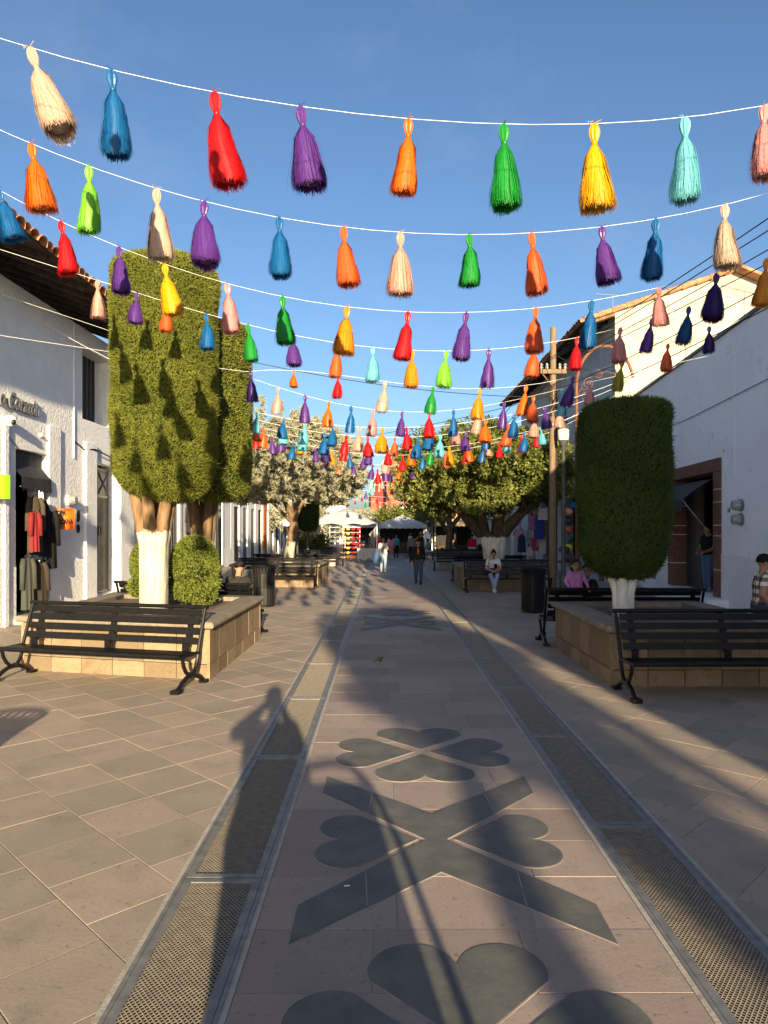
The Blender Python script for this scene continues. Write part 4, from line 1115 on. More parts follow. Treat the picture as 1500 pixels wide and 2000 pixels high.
for (u, z, h_) in ((17.3, 2.22, .15), (17.3, 1.92, .11)):
    mb = MB(); q = WL.frame(sL(u), .005, z); mb.lathe([(.10, 0), (.10, .012)], 14, sx=.9, sy=h_ / .1); mb.v = [tuple(q @ Vector(v)) for v in mb.v]
    tag(mb.build('wall_hole', M_interior, None), 'dark oval hole in the left wall, ' + ('upper' if z > 2 else 'lower') + ' of two beside the meter', 'hole')
def paper(W, s_, o_, z, w_, h_, turn, m, lines, name, label, sz):
    M_ = W.frame(s_, o_, z) @ Matrix.Rotation(turn, 4, 'Y')
    mb = MB(); nx = 8; vs = []; fs = []
    for j in range(2):
        for i in range(nx + 1):
            x = -w_ / 2 + w_ * i / nx; vs.append(M_ @ Vector((x, -h_ / 2 + j * h_, .02 * math.sin(3.2 * x / w_ * 2) + .004)))
    for i in range(nx): fs.append((i, i + 1, i + nx + 2, i + nx + 1))
    b = len(vs); vs += [Vector(v) - (M_.to_3x3() @ Vector((0, 0, .004))) for v in vs]; fs += [tuple(b + q for q in reversed(f_)) for f_ in fs]
    mb.faces(vs, fs); o = mb.build(name, m, None); tag(o, label, 'sign')
    for k, tx in enumerate(lines):
        tm = text_mesh(tx, sz, .001, M_ink, 'lettering', None, M_ @ Matrix.Translation((-w_ * .48, h_ * .5 - sz * (1.0 + 1.25 * k), .024)) @ Matrix.Diagonal((.62, 1, 1, 1)), bold=.006); world_child(tm, o)
    mb = MB(); q = M_ @ Vector((0, 0, -.02)); mb.obox(q, M_.to_3x3() @ Vector((w_ * .42, 0, 0)), M_.to_3x3() @ Vector((0, h_ * .46, 0)), M_.to_3x3() @ Vector((0, 0, .012))); world_child(mb.build('backing_board', M_cardboard, None), o)
    return o
paper(WL, sL(16.15), .22, 2.14, .40, .47, math.radians(-52), M_orange_paper, ['OPA', 'RICANA'], 'paper_sign', 'orange handwritten paper sign beside the clothes doorway', .155)
paper(WL, sL(13.52), .14, 2.72, .42, .46, math.radians(-45), M_green_paper, ['ROPA', 'PACA', '$ 1'], 'paper_sign', 'fluorescent green handwritten paper sign at the left edge', .13)
# cables along the wall
def cable(pts, r, label, name='wall_cable', m=None, cat='cable', group=None):
    mb = MB(); mb.tube(pts, r, 5); return tag(mb.build(name, m or M_wire, None, True), label, cat, group)
cable([WL.pt(sL(13.9), .02, 3.95), WL.pt(sL(14.2), .02, 3.7), WL.pt(sL(14.45), .02, 3.55)], .008, 'thin dark cable under the dome camera on the left wall')
cable([WL.pt(sL(17.1), .02, 4.0), WL.pt(sL(17.6), .03, 3.86), WL.pt(sL(18.1), .09, 3.92), WL.pt(sL(19.3), .09, 3.8), WL.pt(sL(20.6), .1, 3.78), WL.pt(sL(21.5), .09, 3.7)], .018, 'bundle of dark cables above the metal double door')
cable([WL.pt(sL(17.05), .02, 6.8), WL.pt(sL(17.05), .02, 3.6)], .014, 'white conduit running up the left wall', 'wall_conduit', M_white)

# hanging clothes
def garment(p, w_, h_, rz, col, label, sleeves=True, group='clothes hanging in the doorways', flare=1.15):
    t2 = top('garment', label, 'garment', p, rz, group)
    mb = MB(); nx, nz = 14, 8; vs = []; g_ = random.Random(int(abs(p[0] * 977 + p[1] * 331)))
    ph = g_.random() * 6
    for sd in (-1, 1):
        for j in range(nz + 1):
            q = j / nz; ww = w_ / 2 * (.55 + .45 * min(1, q * 5)) * (1 + (flare - 1) * q)
            for i in range(nx + 1):
                e = i / nx * 2 - 1; x = e * ww; z = -q * h_ - (.10 * abs(e) if q < .05 else 0)
                y = sd * (.035 + .03 * q) * math.sqrt(max(0, 1 - e * e)) + .018 * q * math.sin(e * 9 + ph)
                vs.append((x, y, z))
    n1 = (nx + 1) * (nz + 1); fs = []
    for sd in (0, 1):
        for j in range(nz):
            for i in range(nx): a = sd * n1 + j * (nx + 1) + i; f_ = (a, a + 1, a + nx + 2, a + nx + 1); fs.append(f_ if sd else f_[::-1])
    mb.faces(vs, fs); mb.build('body', cloth(col[0], col[1]), t2, 'all')
    if sleeves:
        for sd in (-1, 1):
            mb = MB(); mb.tube([(sd * w_ * .36, 0, -.05), (sd * w_ * .52, -.02, -.2), (sd * w_ * .60, -.03, -h_ * .62)], [.055, .06, .05], 8); mb.build('sleeve', cloth(col[0], col[1]), t2, 'all')
    mb = MB(); mb.tube([(-w_ * .3, 0, -.01), (0, 0, .05), (w_ * .3, 0, -.01)], .006, 5); mb.tube([(0, 0, .05), (0, 0, .12), (.03, 0, .14)], .005, 5); mb.build('hanger', M_chrome, t2)
    return t2
gq = [((15.0, .10, 2.62), .34, 1.2, ('olive_brown', (.075, .062, .042)), 'olive brown jacket at the left clothes doorway'), ((14.75, .22, 2.30), .20, .85, ('coral_red', (.20, .022, .024)), 'coral red shirt at the left clothes doorway'),
      ((15.25, .05, 2.55), .38, 1.3, ('navy_black', (.012, .014, .025)), 'dark navy coat at the left clothes doorway'), ((15.55, .12, 2.35), .40, 1.3, ('black_cloth', (.012, .012, .013)), 'black coat at the left clothes doorway'),
      ((14.8, .05, 1.35), .26, 1.1, ('grey_green', (.06, .066, .056)), 'grey green trousers low in the left clothes doorway'), ((15.15, .08, 1.25), .42, 1.05, ('dark_brown', (.05, .04, .03)), 'dark brown coat low in the left clothes doorway')]
for (sy, o_, z), w_, h_, c_, lb in gq:
    x, y, _ = WL.pt(sL(sy), o_, z); garment((x, y, z), w_, h_, 1.15, c_, lb)
rod = MB(); rod.tube([WL.pt(sL(14.45), .08, 2.78), WL.pt(sL(15.9), .08, 2.78)], .012, 6); tag(rod.build('clothes_rail', M_chrome, None), 'metal clothes rail across the left doorway', 'rail')
# leaning boards behind the shrub
lb_ = top('leaning_boards', 'striped wooden boards leaning on the left wall behind the planter', 'boards', (0, 0, 0))
for k in range(7):
    mb = MB(); s_ = sL(21.75) + k * .17; q0 = WL.pt(s_, .60, .02); q1 = WL.pt(s_, .12, 1.55); mb.obox((Vector(q0) + Vector(q1)) / 2, (0, .06, 0), (Vector(q1) - Vector(q0)) / 2, (.012, 0, .004)); mb.build('board', M_cardboard, lb_)

# ---- left shops further on
WB = Wall((-7.66, 21.62), (-.012, 1.0), 1)
t = top('white_shop_row', 'white shopfronts with dark doorways behind the left trees', 'building')
opsB = []; s_ = 1.1
for wd_ in (1.7, 1.5, 1.2, 1.9, 1.3):
    opsB.append((s_, s_ + wd_, .14, 3.15)); s_ += wd_ + 1.05
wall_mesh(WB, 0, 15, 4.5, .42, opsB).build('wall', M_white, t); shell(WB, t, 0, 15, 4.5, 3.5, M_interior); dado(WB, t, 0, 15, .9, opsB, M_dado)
for i, (a, b, z0, z1) in enumerate(opsB):
    mb = MB(); WB.box(mb, b, b + .3, 0, .04, .004, 3.6); mb.build('pilaster', M_white, t)
    if True: mb = MB(); WB.box(mb, a, b, -.12, -.07, .16, z1); d_ = mb.build('door', M_door, t)  # near-flush dark leaf; its colour stands in for shade inside the clothes doorways
    mb = MB(); WB.box(mb, a, b, -.3, .1, .0, .138); mb.build('door_step', M_cement, t)
    if i % 2:
        for j in range(5): mb = MB(); q = a + (b - a) * (j + .5) / 5; WB.box(mb, q - .03, q + .03, -.07, -.045, .2, z1 - .05); mb.build('rib', M_door, d_)
mb = MB(); WB.box(mb, 0, 15, -.3, .16, 4.503, 4.62); mb.build('cornice', M_white, t)
ci = 0
for i in (0, 2):
    a, b = opsB[i][:2]
    for j in range(4):
        q = a + .15 + j * (b - a - .3) / 3; x, y, _ = WB.pt(q, .06 - .1 * j % .2, 0)
        col = [('plaid_red', (.35, .10, .09)), ('black_cloth', (.012, .012, .013)), ('charcoal', (.05, .05, .055)), ('olive_brown', (.075, .062, .042))][(j + i) % 4]
        ci += 1; garment((x, y, 2.75), .5, 1.0, 1.3, col, '%s garment, %s from the front in the shop doorway behind the left planter' % (col[0].replace('_', ' ').replace(' cloth', ''), ORD[ci - 1]))
WC = Wall((-7.84, 36.7), (.0, 1.0), 1)
t = top('white_shop_row', 'farther white shopfronts with narrow dark doors, left', 'building')
opsC = []; s_ = .8
while s_ < 30: opsC.append((s_, s_ + 1.25, .14, 3.05)); s_ += 2.4
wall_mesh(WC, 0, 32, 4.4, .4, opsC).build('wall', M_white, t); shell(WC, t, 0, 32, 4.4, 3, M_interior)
for i, (a, b, z0, z1) in enumerate(opsC):
    mb = MB(); WC.box(mb, a, b, -.1, -.06, z0, z1); d_ = mb.build('door', M_door if i % 3 else M_darkwood, t)
    mb = MB(); WC.box(mb, b, b + .25, 0, .03, .004, 3.5); mb.build('pilaster', M_white, t)
mb = MB(); WC.box(mb, 0, 32, -.3, .14, 4.403, 4.52); mb.build('cornice', M_white, t)
mb = MB(); WC.box(mb, 9.5, 10.6, 0, .10, .5, 3.6); mb.build('orange_pier', mat('orange_paint', (.62, .18, .05), (.52, .14, .04), 4, .8), t)
# dark posts in front of the left shops
for i, (x, y, h_) in enumerate(((-6.3, 27.5, 3.3), (-3.75, 31.0, 3.2))):
    t2 = top('dark_post', 'slim dark post ' + ('before the left shopfronts' if i == 0 else 'under the small egg-shaped topiary'), 'post', (x, y, 0))
    MB().tube([(0, 0, 0), (0, 0, h_)], .07 if i == 0 else .045, 8).build('shaft', M_lamp, t2, True); MB().lathe([(.13, 0), (.13, .06), (.07, .12)], 10).build('base', M_lamp, t2, True)

# ---- right foreground building
YR = -10.65
WR = Wall((6.316 + .0928 * YR, YR), (.0928, 1.0), -1)
kR = math.sqrt(1 + .0928 ** 2); sR = lambda y: (y - YR) * kR
t = top('white_building', 'white plastered building in shade with brown stone doorway, right foreground', 'building')
DR = (sR(17.12), sR(20.25), .30, 3.25); DR2 = (sR(22.0), sR(23.5), .3, 3.0)
LR = sR(24.4)
wall_mesh(WR, 0, LR, 6.4, .5, [(DR[0] - .42, DR[1] + .42, .3, 3.56), DR2]).build('wall', M_white2, t); shell(WR, t, 0, LR, 6.4, 6.0, M_interior)
OPR = [(DR[0] - .42, DR[1] + .42, .3, 3.55), DR2]
dado(WR, t, 0, LR, 1.33, OPR, M_dado)
mb = MB(); WR.box(mb, -.1, LR + .1, -6.3, .07, 6.403, 6.47); mb.build('roof_edge', M_door, t)
mb = MB(); WR.box(mb, -.05, sR(-5.0), -6, -.02, 6.475, 8.35); mb.build('added_shade_block', M_white2, t)  # unseen block added behind the viewer to keep the right topiary in shade
mb = MB(); WR.box(mb, DR[0] - .9, DR[1] + .5, -.4, .5, .0, .297); mb.build('door_step', M_white, t)
# stone door frame, stone by stone with white joints
def jamb(sa, sb, zs):
    for z0, z1 in zip(zs, zs[1:]):
        mb = MB(); WR.box(mb, sa, sb, -.42, .05, z0 + .012, z1 - .012); mb.build('frame_stone', M_brown, t)
    mb = MB(); WR.box(mb, sa + .006, sb - .006, -.41, .042, zs[0] + .02, zs[-1] - .02); mb.build('frame_joints', M_joint, t)
jamb(DR[0] - .42, DR[0] - .001, [.303, .95, 1.75, 2.0, 2.55, 2.85, 3.27]); jamb(DR[1] + .001, DR[1] + .42, [.303, .95, 1.75, 2.0, 2.55, 2.85, 3.27])
mb = MB(); WR.box(mb, DR[0] - .42, DR[1] + .42, -.42, .052, 3.272, 3.58); mb.build('lintel', M_brown, t)
mb = MB(); WR.box(mb, sR(18.9), DR[1], -.40, -.34, .31, 3.2); dl = mb.build('door', M_door, t)
for (z0, z1) in ((.4, 1.7), (1.8, 3.0)):
    mb = MB(); WR.box(mb, sR(19.0), DR[1] - .1, -.34, -.325, z0, z1); mb.build('panel', M_door, dl)
mb = MB(); WR.box(mb, DR2[0], DR2[1], -.3, -.25, .3, 3.0); dl = mb.build('door', M_door, t)
mb = MB(); mb.tube([WR.pt(DR2[0] + .1, -.22, .4), WR.pt(DR2[0] + .1, -.22, 2.8)], .012, 6); mb.build('handle', M_chrome, dl)
# awning
mb = MB(); a, b = DR[0] + .12, DR[1] - .05; nn = 44; vs = []; fs = []
for i in range(nn + 1):
    s_ = a + (b - a) * i / nn; dr = .09 * abs(math.sin(PI * i / 4))
    vs += [WR.pt(s_, .02, 3.12), WR.pt(s_, .42, 2.86), WR.pt(s_, .72, 2.62), WR.pt(s_, .73, 2.36 - dr + .05)]
for i in range(nn):
    for j in range(3): q = i * 4 + j; fs.append((q, q + 4, q + 5, q + 1))
mb.faces(vs, fs); aw = mb.build('awning', M_awning, t)
for s_ in (a + .02, b - .02):
    mb = MB(); mb.tube([WR.pt(s_, .03, 1.75), WR.pt(s_, .72, 2.62)], .012, 6); mb.build('awning_arm', M_chrome, aw)
meter(WR, sR(15.54), 2.43, .12, 'upper of two round glass meters on the right wall'); meter(WR, sR(15.54), 2.12, .12, 'lower of two round glass meters on the right wall')
text_mesh('14', .17, .002, M_ink, 'house_number', t, WR.frame(sR(16.35), .004, 2.28), bold=.004)
cable([WR.pt(sR(15.9), .015, 6.3), WR.pt(sR(15.92), .015, 4.6), WR.pt(sR(15.9), .015, 3.1)], .012, 'thin vertical conduit on the right white wall', 'wall_conduit', M_white2)
cable([WR.pt(sR(13.5), .03, 4.9), WR.pt(sR(19), .03, 4.82), WR.pt(sR(24), .03, 4.9)], .009, 'thin dark cable stretched along the right white wall')

# ---- taller building behind it, with sunlit gable
t = top('gabled_building', 'taller building with sunlit cream gable wall and tiled roof, right', 'building')
YG = 24.75
gab = [(7.98, 0), (7.98, 9.55), (12.1, 10.75), (13.6, 10.2), (13.6, 0)]
mb = MB(); vs = [(x, YG, z) for x, z in gab] + [(x, YG + .4, z) for x, z in gab]; n = 5
mb.faces(vs, [(0, 4, 3, 2, 1), (5, 6, 7, 8, 9)] + [(i, (i + 1) % n, n + (i + 1) % n, n + i) for i in range(n)]); mb.build('gable_wall', M_cream, t)
WG = Wall((7.98, YG + .4), (0, 1.0), -1)
opsG = [(1.2, 3.0, .2, 3.2), (4.4, 6.6, .2, 3.3), (8.2, 10.8, .2, 3.4), (12.2, 14.6, .2, 3.3), (.9, 2.1, 4.9, 6.6), (6.0, 7.4, 4.9, 6.8), (11, 12.2, 4.9, 6.6)]
wall_mesh(WG, 0, 16.5, 9.3, .4, opsG).build('wall', M_greybuild, t); shell(WG, t, .01, 16.5, 9.2, 4, M_interior)
for i, (a, b, z0, z1) in enumerate(opsG[4:]):
    mb = MB(); WG.box(mb, a, b, -.3, -.25, z0, z1); w_ = mb.build('window', M_door, t)
    mb = MB(); WG.box(mb, a - .12, b + .12, .0, .08, z0 - .14, z0); mb.build('sill', M_pale, w_)
    mb = MB(); WG.box(mb, (a + b) / 2 - .03, (a + b) / 2 + .03, -.25, -.21, z0, z1); mb.build('mullion', M_pale, w_)
for i, (a, b, z0, z1) in enumerate(opsG[:4]):
    mb = MB(); WG.box(mb, a - .35, a - .01, 0, .09, .004, z1 + .3); mb.build('pilaster', M_brown if i < 3 else M_pale, t)
    if i in (0, 3): mb = MB(); WG.box(mb, a, b, -.3, -.24, .2, z1); mb.build('door', M_darkwood, t)
r = eave(t, 6.85, 9.02, 12.1, 10.80, YG - .12, YG + 17, 58, M_rooftile, 22, -1)
# verge tiles along the gable slope
for k in range(11):
    q0 = Vector((6.9 + k * .48, YG - .05, 9.10 + k * .48 * .336)); q1 = q0 + Vector((.52, 0, .175)); mb = MB(); mb.tube([q0, q1], [.115, .09], 8); mb.build('verge_tile', M_rooftile, r)
mb = MB(); mb.obox((7.45, YG + .02, 9.14), (.52, 0, .17), (0, .07, 0), (0, 0, .06)); mb.build('beam_end', M_wood, r)
mb = MB(); mb.obox((12.85, YG + 8, 10.5), (.78, 0, -.32), (0, 8.5, 0), (0, 0, .05)); mb.build('roof', M_rooftile, t)
# awnings of the shops below
for (a, b, z, o_, c_) in ((4.0, 7.2, 3.5, .9, M_awning), (8.0, 12.4, 3.7, 1.0, M_pale)):
    mb = MB(); mb.faces([WG.pt(a, .02, z), WG.pt(b, .02, z), WG.pt(b, o_, z - .45), WG.pt(a, o_, z - .45), WG.pt(b, o_ + .01, z - .7), WG.pt(a, o_ + .01, z - .7)], [(0, 1, 2, 3), (3, 2, 4, 5)]); mb.build('awning', c_, t)
# ---- low building further on the right
t = top('low_building', 'low pale shop building far down the right side', 'building')
WD = Wall((7.6, 42), (0, 1.0), -1)
opsD = [(1 + 3 * i, 2.8 + 3 * i, .15, 3.0) for i in range(9)]
wall_mesh(WD, 0, 30, 4.6, .4, opsD).build('wall', M_pale, t); shell(WD, t, 0, 30, 4.6, 3.5, M_interior)
mb = MB(); WD.box(mb, -.2, 30, -3, .9, 6.6, 6.8); mb.build('roof_slab', M_darkwood, t); mb = MB(); WD.box(mb, 0, 30, -3, -.02, 4.6, 6.6); mb.build('upper_wall', M_greybuild, t)
for i, (a, b, z0, z1) in enumerate(opsD):
    if i % 2: mb = MB(); WD.box(mb, a, b, -.3, -.25, z0, z1); mb.build('door', M_darkwood, t)
mb = MB(); mb.faces([WD.pt(0, .02, 3.5), WD.pt(9, .02, 3.5), WD.pt(9, 1.4, 2.9), WD.pt(0, 1.4, 2.9)], [(0, 1, 2, 3)]); mb.build('awning', M_pale, t)
# houses closing the street
for i, (x0, x1, y, h_, m_, lb) in enumerate(((-14, -4.5, 84, 4.6, M_pale, 'pale house closing the far end of the street, left'), (-4.4, 1.5, 92, 4.0, M_greybuild, 'grey house closing the far end of the street, middle'), (1.6, 12, 82, 4.4, M_pale, 'pale house closing the far end of the street, right'))):
    t = top('far_house', lb, 'house'); MB().box(x0, y, 0, x1, y + 6, h_).build('wall', m_, t)
    MB().box(x0 - .2, y - .3, h_ + .003, x1 + .2, y + 6, h_ + .2).build('roof', M_rooftile, t)
    for k in range(3):
        q = x0 + (x1 - x0) * (k + .5) / 3; MB().box(q - .6, y - .04, .1, q + .6, y - .003, 2.7).build('door', M_door, t)

# ---- church: dome and brick tower above the trees
t = top('church', 'red church dome with white ribs and brick bell tower at the street end', 'church', (1.2, 150, 0))
MB().box(-4, 2, 0, 9, 22, 8.2).build('nave', M_brick, t)
dm = MB(); prof = [(3.5, 6.0), (3.5, 9.3), (3.3, 9.5)] + [(3.2 * math.cos(a), 9.5 + 4.4 * math.sin(a)) for a in np.linspace(0, 1.45, 12)]; dm.lathe(prof, 32, (-1.0, 5, 0)); dm_o = dm.build('dome', M_dome, t, True)
for k in range(16):
    a = 2 * PI * k / 16; mb = MB(); mb.tube([(-1.0 + 3.25 * math.cos(q) * math.cos(a), 5 + 3.25 * math.cos(q) * math.sin(a), 9.5 + 4.45 * math.sin(q)) for q in np.linspace(0, 1.45, 10)], .14, 5); mb.build('rib', M_domewhite, dm_o)
MB().lathe([(.8, 0), (.8, 1.6), (1.0, 1.7), (.7, 2.4), (.1, 3.0)], 12, (-1.0, 5, 13.8)).build('lantern', M_domewhite, dm_o)
tw = MB(); tx = 1.4
tw.box(tx - 2.1, -3.2, 0, tx + 2.1, 1.0, 11.2); tw_o = tw.build('tower', M_brick, t)
for (z, o_) in ((6.6, .35), (11.2, .4), (14.2, .3)):
    MB().box(tx - 2.1 - o_, -3.2 - o_, z, tx + 2.1 + o_, 1.0 + o_, z + .35).build('cornice', M_brick, tw_o)
MB().box(tx - 1.7, -2.8, 11.55, tx + 1.7, .6, 14.2).build('belfry', M_brick, tw_o)
for dx in (-.75, .75):
    mb = MB(); mb.prism([(tx + dx - .38, 12.0), (tx + dx + .38, 12.0), (tx + dx + .38, 13.2), (tx + dx + .2, 13.6), (tx + dx - .2, 13.6), (tx + dx - .38, 13.2)], 2.82, 2.9); mb.v = [(x, -z_, y) for x, y, z_ in mb.v]; mb.build('arch_opening', M_interior, tw_o)
mb = MB(); mb.prism([(tx - .5, 7.6), (tx + .5, 7.6), (tx + .5, 9.4), (tx + .25, 9.9), (tx - .25, 9.9), (tx - .5, 9.4)], 3.22, 3.3); mb.v = [(x, -z_, y) for x, y, z_ in mb.v]; mb.build('arch_opening', M_interior, tw_o)
MB().lathe([(1.5, 14.55), (1.45, 15.2), (1.0, 16.2), (.3, 17.0), (.08, 17.6)], 14, (tx, -1.1, 0)).build('cupola', M_brick, tw_o, True)

# ------------------------------------------------------------------ street furniture and wires
t = top('utility_pole', 'weathered wooden utility pole with crossarm on the right', 'pole', (5.15, 21.9, 0))
MB().tube([(0, 0, 0), (0, 0, 4), (.02, 0, 8.05)], [.115, .105, .09], 12).build('shaft', M_pole, t, True)
MB().box(-.40, -.16, 6.62, .40, -.06, 6.75).build('crossarm', M_pole, t)
for dx in (-.36, -.2, .2, .36): MB().lathe([(.035, 0), (.055, .05), (.03, .09), (.055, .12), (.02, .18)], 10, (dx, -.11, 6.76)).build('insulator', M_meter, t, True)
MB().tube([(-.34, -.12, 6.62), (0, -.13, 6.2)], .02, 5).build('brace', M_iron, t); MB().tube([(.1, -.11, 3.1), (.1, -.11, 6.1)], .02, 6).build('conduit', M_wire, t)
mb = MB(); g_ = random.Random(3)
for k in range(14): a = [g_.uniform(-.25, .25) for _ in range(6)]; mb.tube([(.1 + a[0], -.15, 6.2 + a[1]), (a[2], -.2, 5.9 + a[3] * 2), (a[4], -.12, 5.5 + a[5])], .008, 4)
tag(mb.build('tangled_leads', M_wire, t), kind='stuff')
t = top('street_lamp', 'dark slender lamp post with pale glass head beside the utility pole', 'street lamp', (5.38, 21.5, 0))
MB().lathe([(.16, 0), (.16, .08), (.12, .12), (.12, .5), (.085, .58), (.07, .7), (.062, 2.6), (.075, 2.64), (.055, 2.7), (.05, 4.25), (.09, 4.3), (.05, 4.36)], 14).build('post', M_lamp, t, True)
MB().lathe([(.07, 4.36), (.13, 4.45), (.155, 4.56)], 14).build('cup', M_lamp, t, True)
MB().lathe([(.15, 4.56), (.175, 4.72), (.17, 4.86), (.12, 4.93)], 14).build('glass_head', M_glass, t, True)
MB().lathe([(.18, 4.90), (.16, 4.98), (.06, 5.08), (.02, 5.18)], 14).build('cap', M_lamp, t, True)
# overhead power cables
def sag(a, b, s_, n=18):
    a, b = Vector(a), Vector(b); return [tuple(a.lerp(b, i / n) - Vector((0, 0, s_ * 4 * (i / n) * (1 - i / n)))) for i in range(n + 1)]
pw = [((4.8, 21.8, 6.95), (7.4, 3, 7.4), .25), ((4.9, 21.8, 6.95), (8.2, 3, 7.6), .25), ((5.35, 21.8, 6.95), (8.4, 4, 7.3), .2), ((5.5, 21.8, 6.95), (8.6, 4, 7.0), .2), ((5.2, 21.8, 6.1), (8.0, 5, 6.7), .25), ((5.2, 21.8, 5.6), (8.3, 6, 6.6), .25),
      ((4.8, 21.8, 6.95), (4.6, 62, 6.9), .6), ((4.9, 21.8, 6.95), (5.0, 62, 6.9), .6), ((5.35, 21.8, 6.95), (5.4, 62, 6.8), .6), ((5.5, 21.8, 6.95), (5.8, 62, 6.8), .6), ((5.2, 21.8, 6.0), (-6.4, 40, 6.6), .4), ((5.2, 21.8, 7.2), (7.9, 24.6, 7.1), .1), ((-6.5, 18, 6.9), (5.1, 21.8, 5.9), .4)]
for i, (a, b, s_) in enumerate(pw):
    kd = 'toward the upper right' if b[1] < 20 and a[1] > 20 else 'running down the street'
    if i in (10, 12): kd = 'crossing the street'
    cable(sag(a, b, s_), .011 if b[1] < 60 else .014, 'dark power cable %s, %s of those on the utility pole' % (kd, ORD[i]), 'power_cable', M_wire, 'cable', 'power cables')
t = top('far_utility_pole', 'distant utility pole far down the right side', 'pole', (5.2, 62, 0)); MB().tube([(0, 0, 0), (0, 0, 7.3)], [.14, .11], 8).build('shaft', M_pole, t); MB().box(-.7, -.06, 6.7, .7, .06, 6.84).build('crossarm', M_pole, t)
# iron arch with scrolls on the right
t = top('iron_arch', 'rusty wrought iron arch with scrolls above the right topiary', 'arch', (6.42, 23.9, 0))
MB().tube([(0, 0, 0), (0, 0, 6.65)], .05, 8).build('post', M_iron, t)
arc = [(.95 - .95 * math.cos(a), 0, 6.65 + 1.35 * math.sin(a)) for a in np.linspace(0, PI * .93, 18)]
MB().tube(arc, .05, 7).build('bow', M_iron, t)
def spiral(cx, cz, r, turns, sg, x0=0): return [(cx + sg * r * (1 - q) * math.cos(2 * PI * turns * q + 1), 0, cz + r * (1 - q) * math.sin(2 * PI * turns * q + 1)) for q in np.linspace(0, .92, 30)]
for (cx, cz, r_, sg) in ((.42, 6.75, .2, 1), (.72, 7.05, .16, -1), (1.55, 6.85, .17, 1), (.3, 6.35, .22, -1)): MB().tube(spiral(cx, cz, r_, 2, sg), .013, 5).build('scroll', M_iron, t)
MB().tube([(.02, 0, 6.3), (.3, 0, 6.9), (1.0, 0, 7.15), (1.8, 0, 6.9)], .012, 5).build('stem', M_iron, t)
# antennas
def antenna(loc, mast, boom, n, el, rz, label):
    t = top('tv_antenna', label, 'antenna', loc, rz); MB().tube([(0, 0, 0), (0, 0, mast)], .016, 6).build('mast', M_chrome, t); MB().tube([(-boom / 2, 0, mast), (boom / 2, 0, mast)], .012, 5).build('boom', M_chrome, t)
    for k in range(n): x = -boom / 2 + boom * k / (n - 1); l_ = el * (1 - .4 * k / n); MB().tube([(x, -l_ * .5, mast - l_ * .5), (x, l_ * .5, mast + l_ * .5)], .006, 4).build('element', M_chrome, t)
antenna((9.35, 29.3, 9.95), 1.5, 1.5, 12, .34, .2, 'small television antenna above the tiled gable roof')
antenna((10.85, 21.6, 6.47), 2.6, 2.2, 12, .95, .5, 'large spiky television antenna at upper right')

# ------------------------------------------------------------------ people
SKIN = mat('skin', (.33, .18, .11), (.40, .225, .14), 12, .55, .3)
HAIRM = mat('black_hair', (.005, .0045, .004), (.010, .008, .007), 40, .6, .15, stretch=(1, 1, .2))
EYE = mat('eye_dark', (.015, .012, .01), None, rough=.3); LIP = mat('lip', (.30, .10, .08), None, rough=.5)
def capsule(mb, a, b, ra, rb, n=10):
    a, b = Vector(a), Vector(b); d = b - a; L = d.length
    if L < 1e-5: mb.ball(a, max(ra, rb), n, 6); return
    d.normalize()
    pts = []; rs = []
    for q in (-.96, -.75, -.4, 0): pts.append(a + d * q * ra); rs.append(ra * math.sqrt(max(.02, 1 - q * q)))
    for k in (1, 2): pts.append(a.lerp(b, k / 3)); rs.append(ra + (rb - ra) * k / 3)
    for q in (0, .4, .75, .96): pts.append(b + d * q * rb); rs.append(rb * math.sqrt(max(.02, 1 - q * q)))
    mb.tube(pts, rs, n)
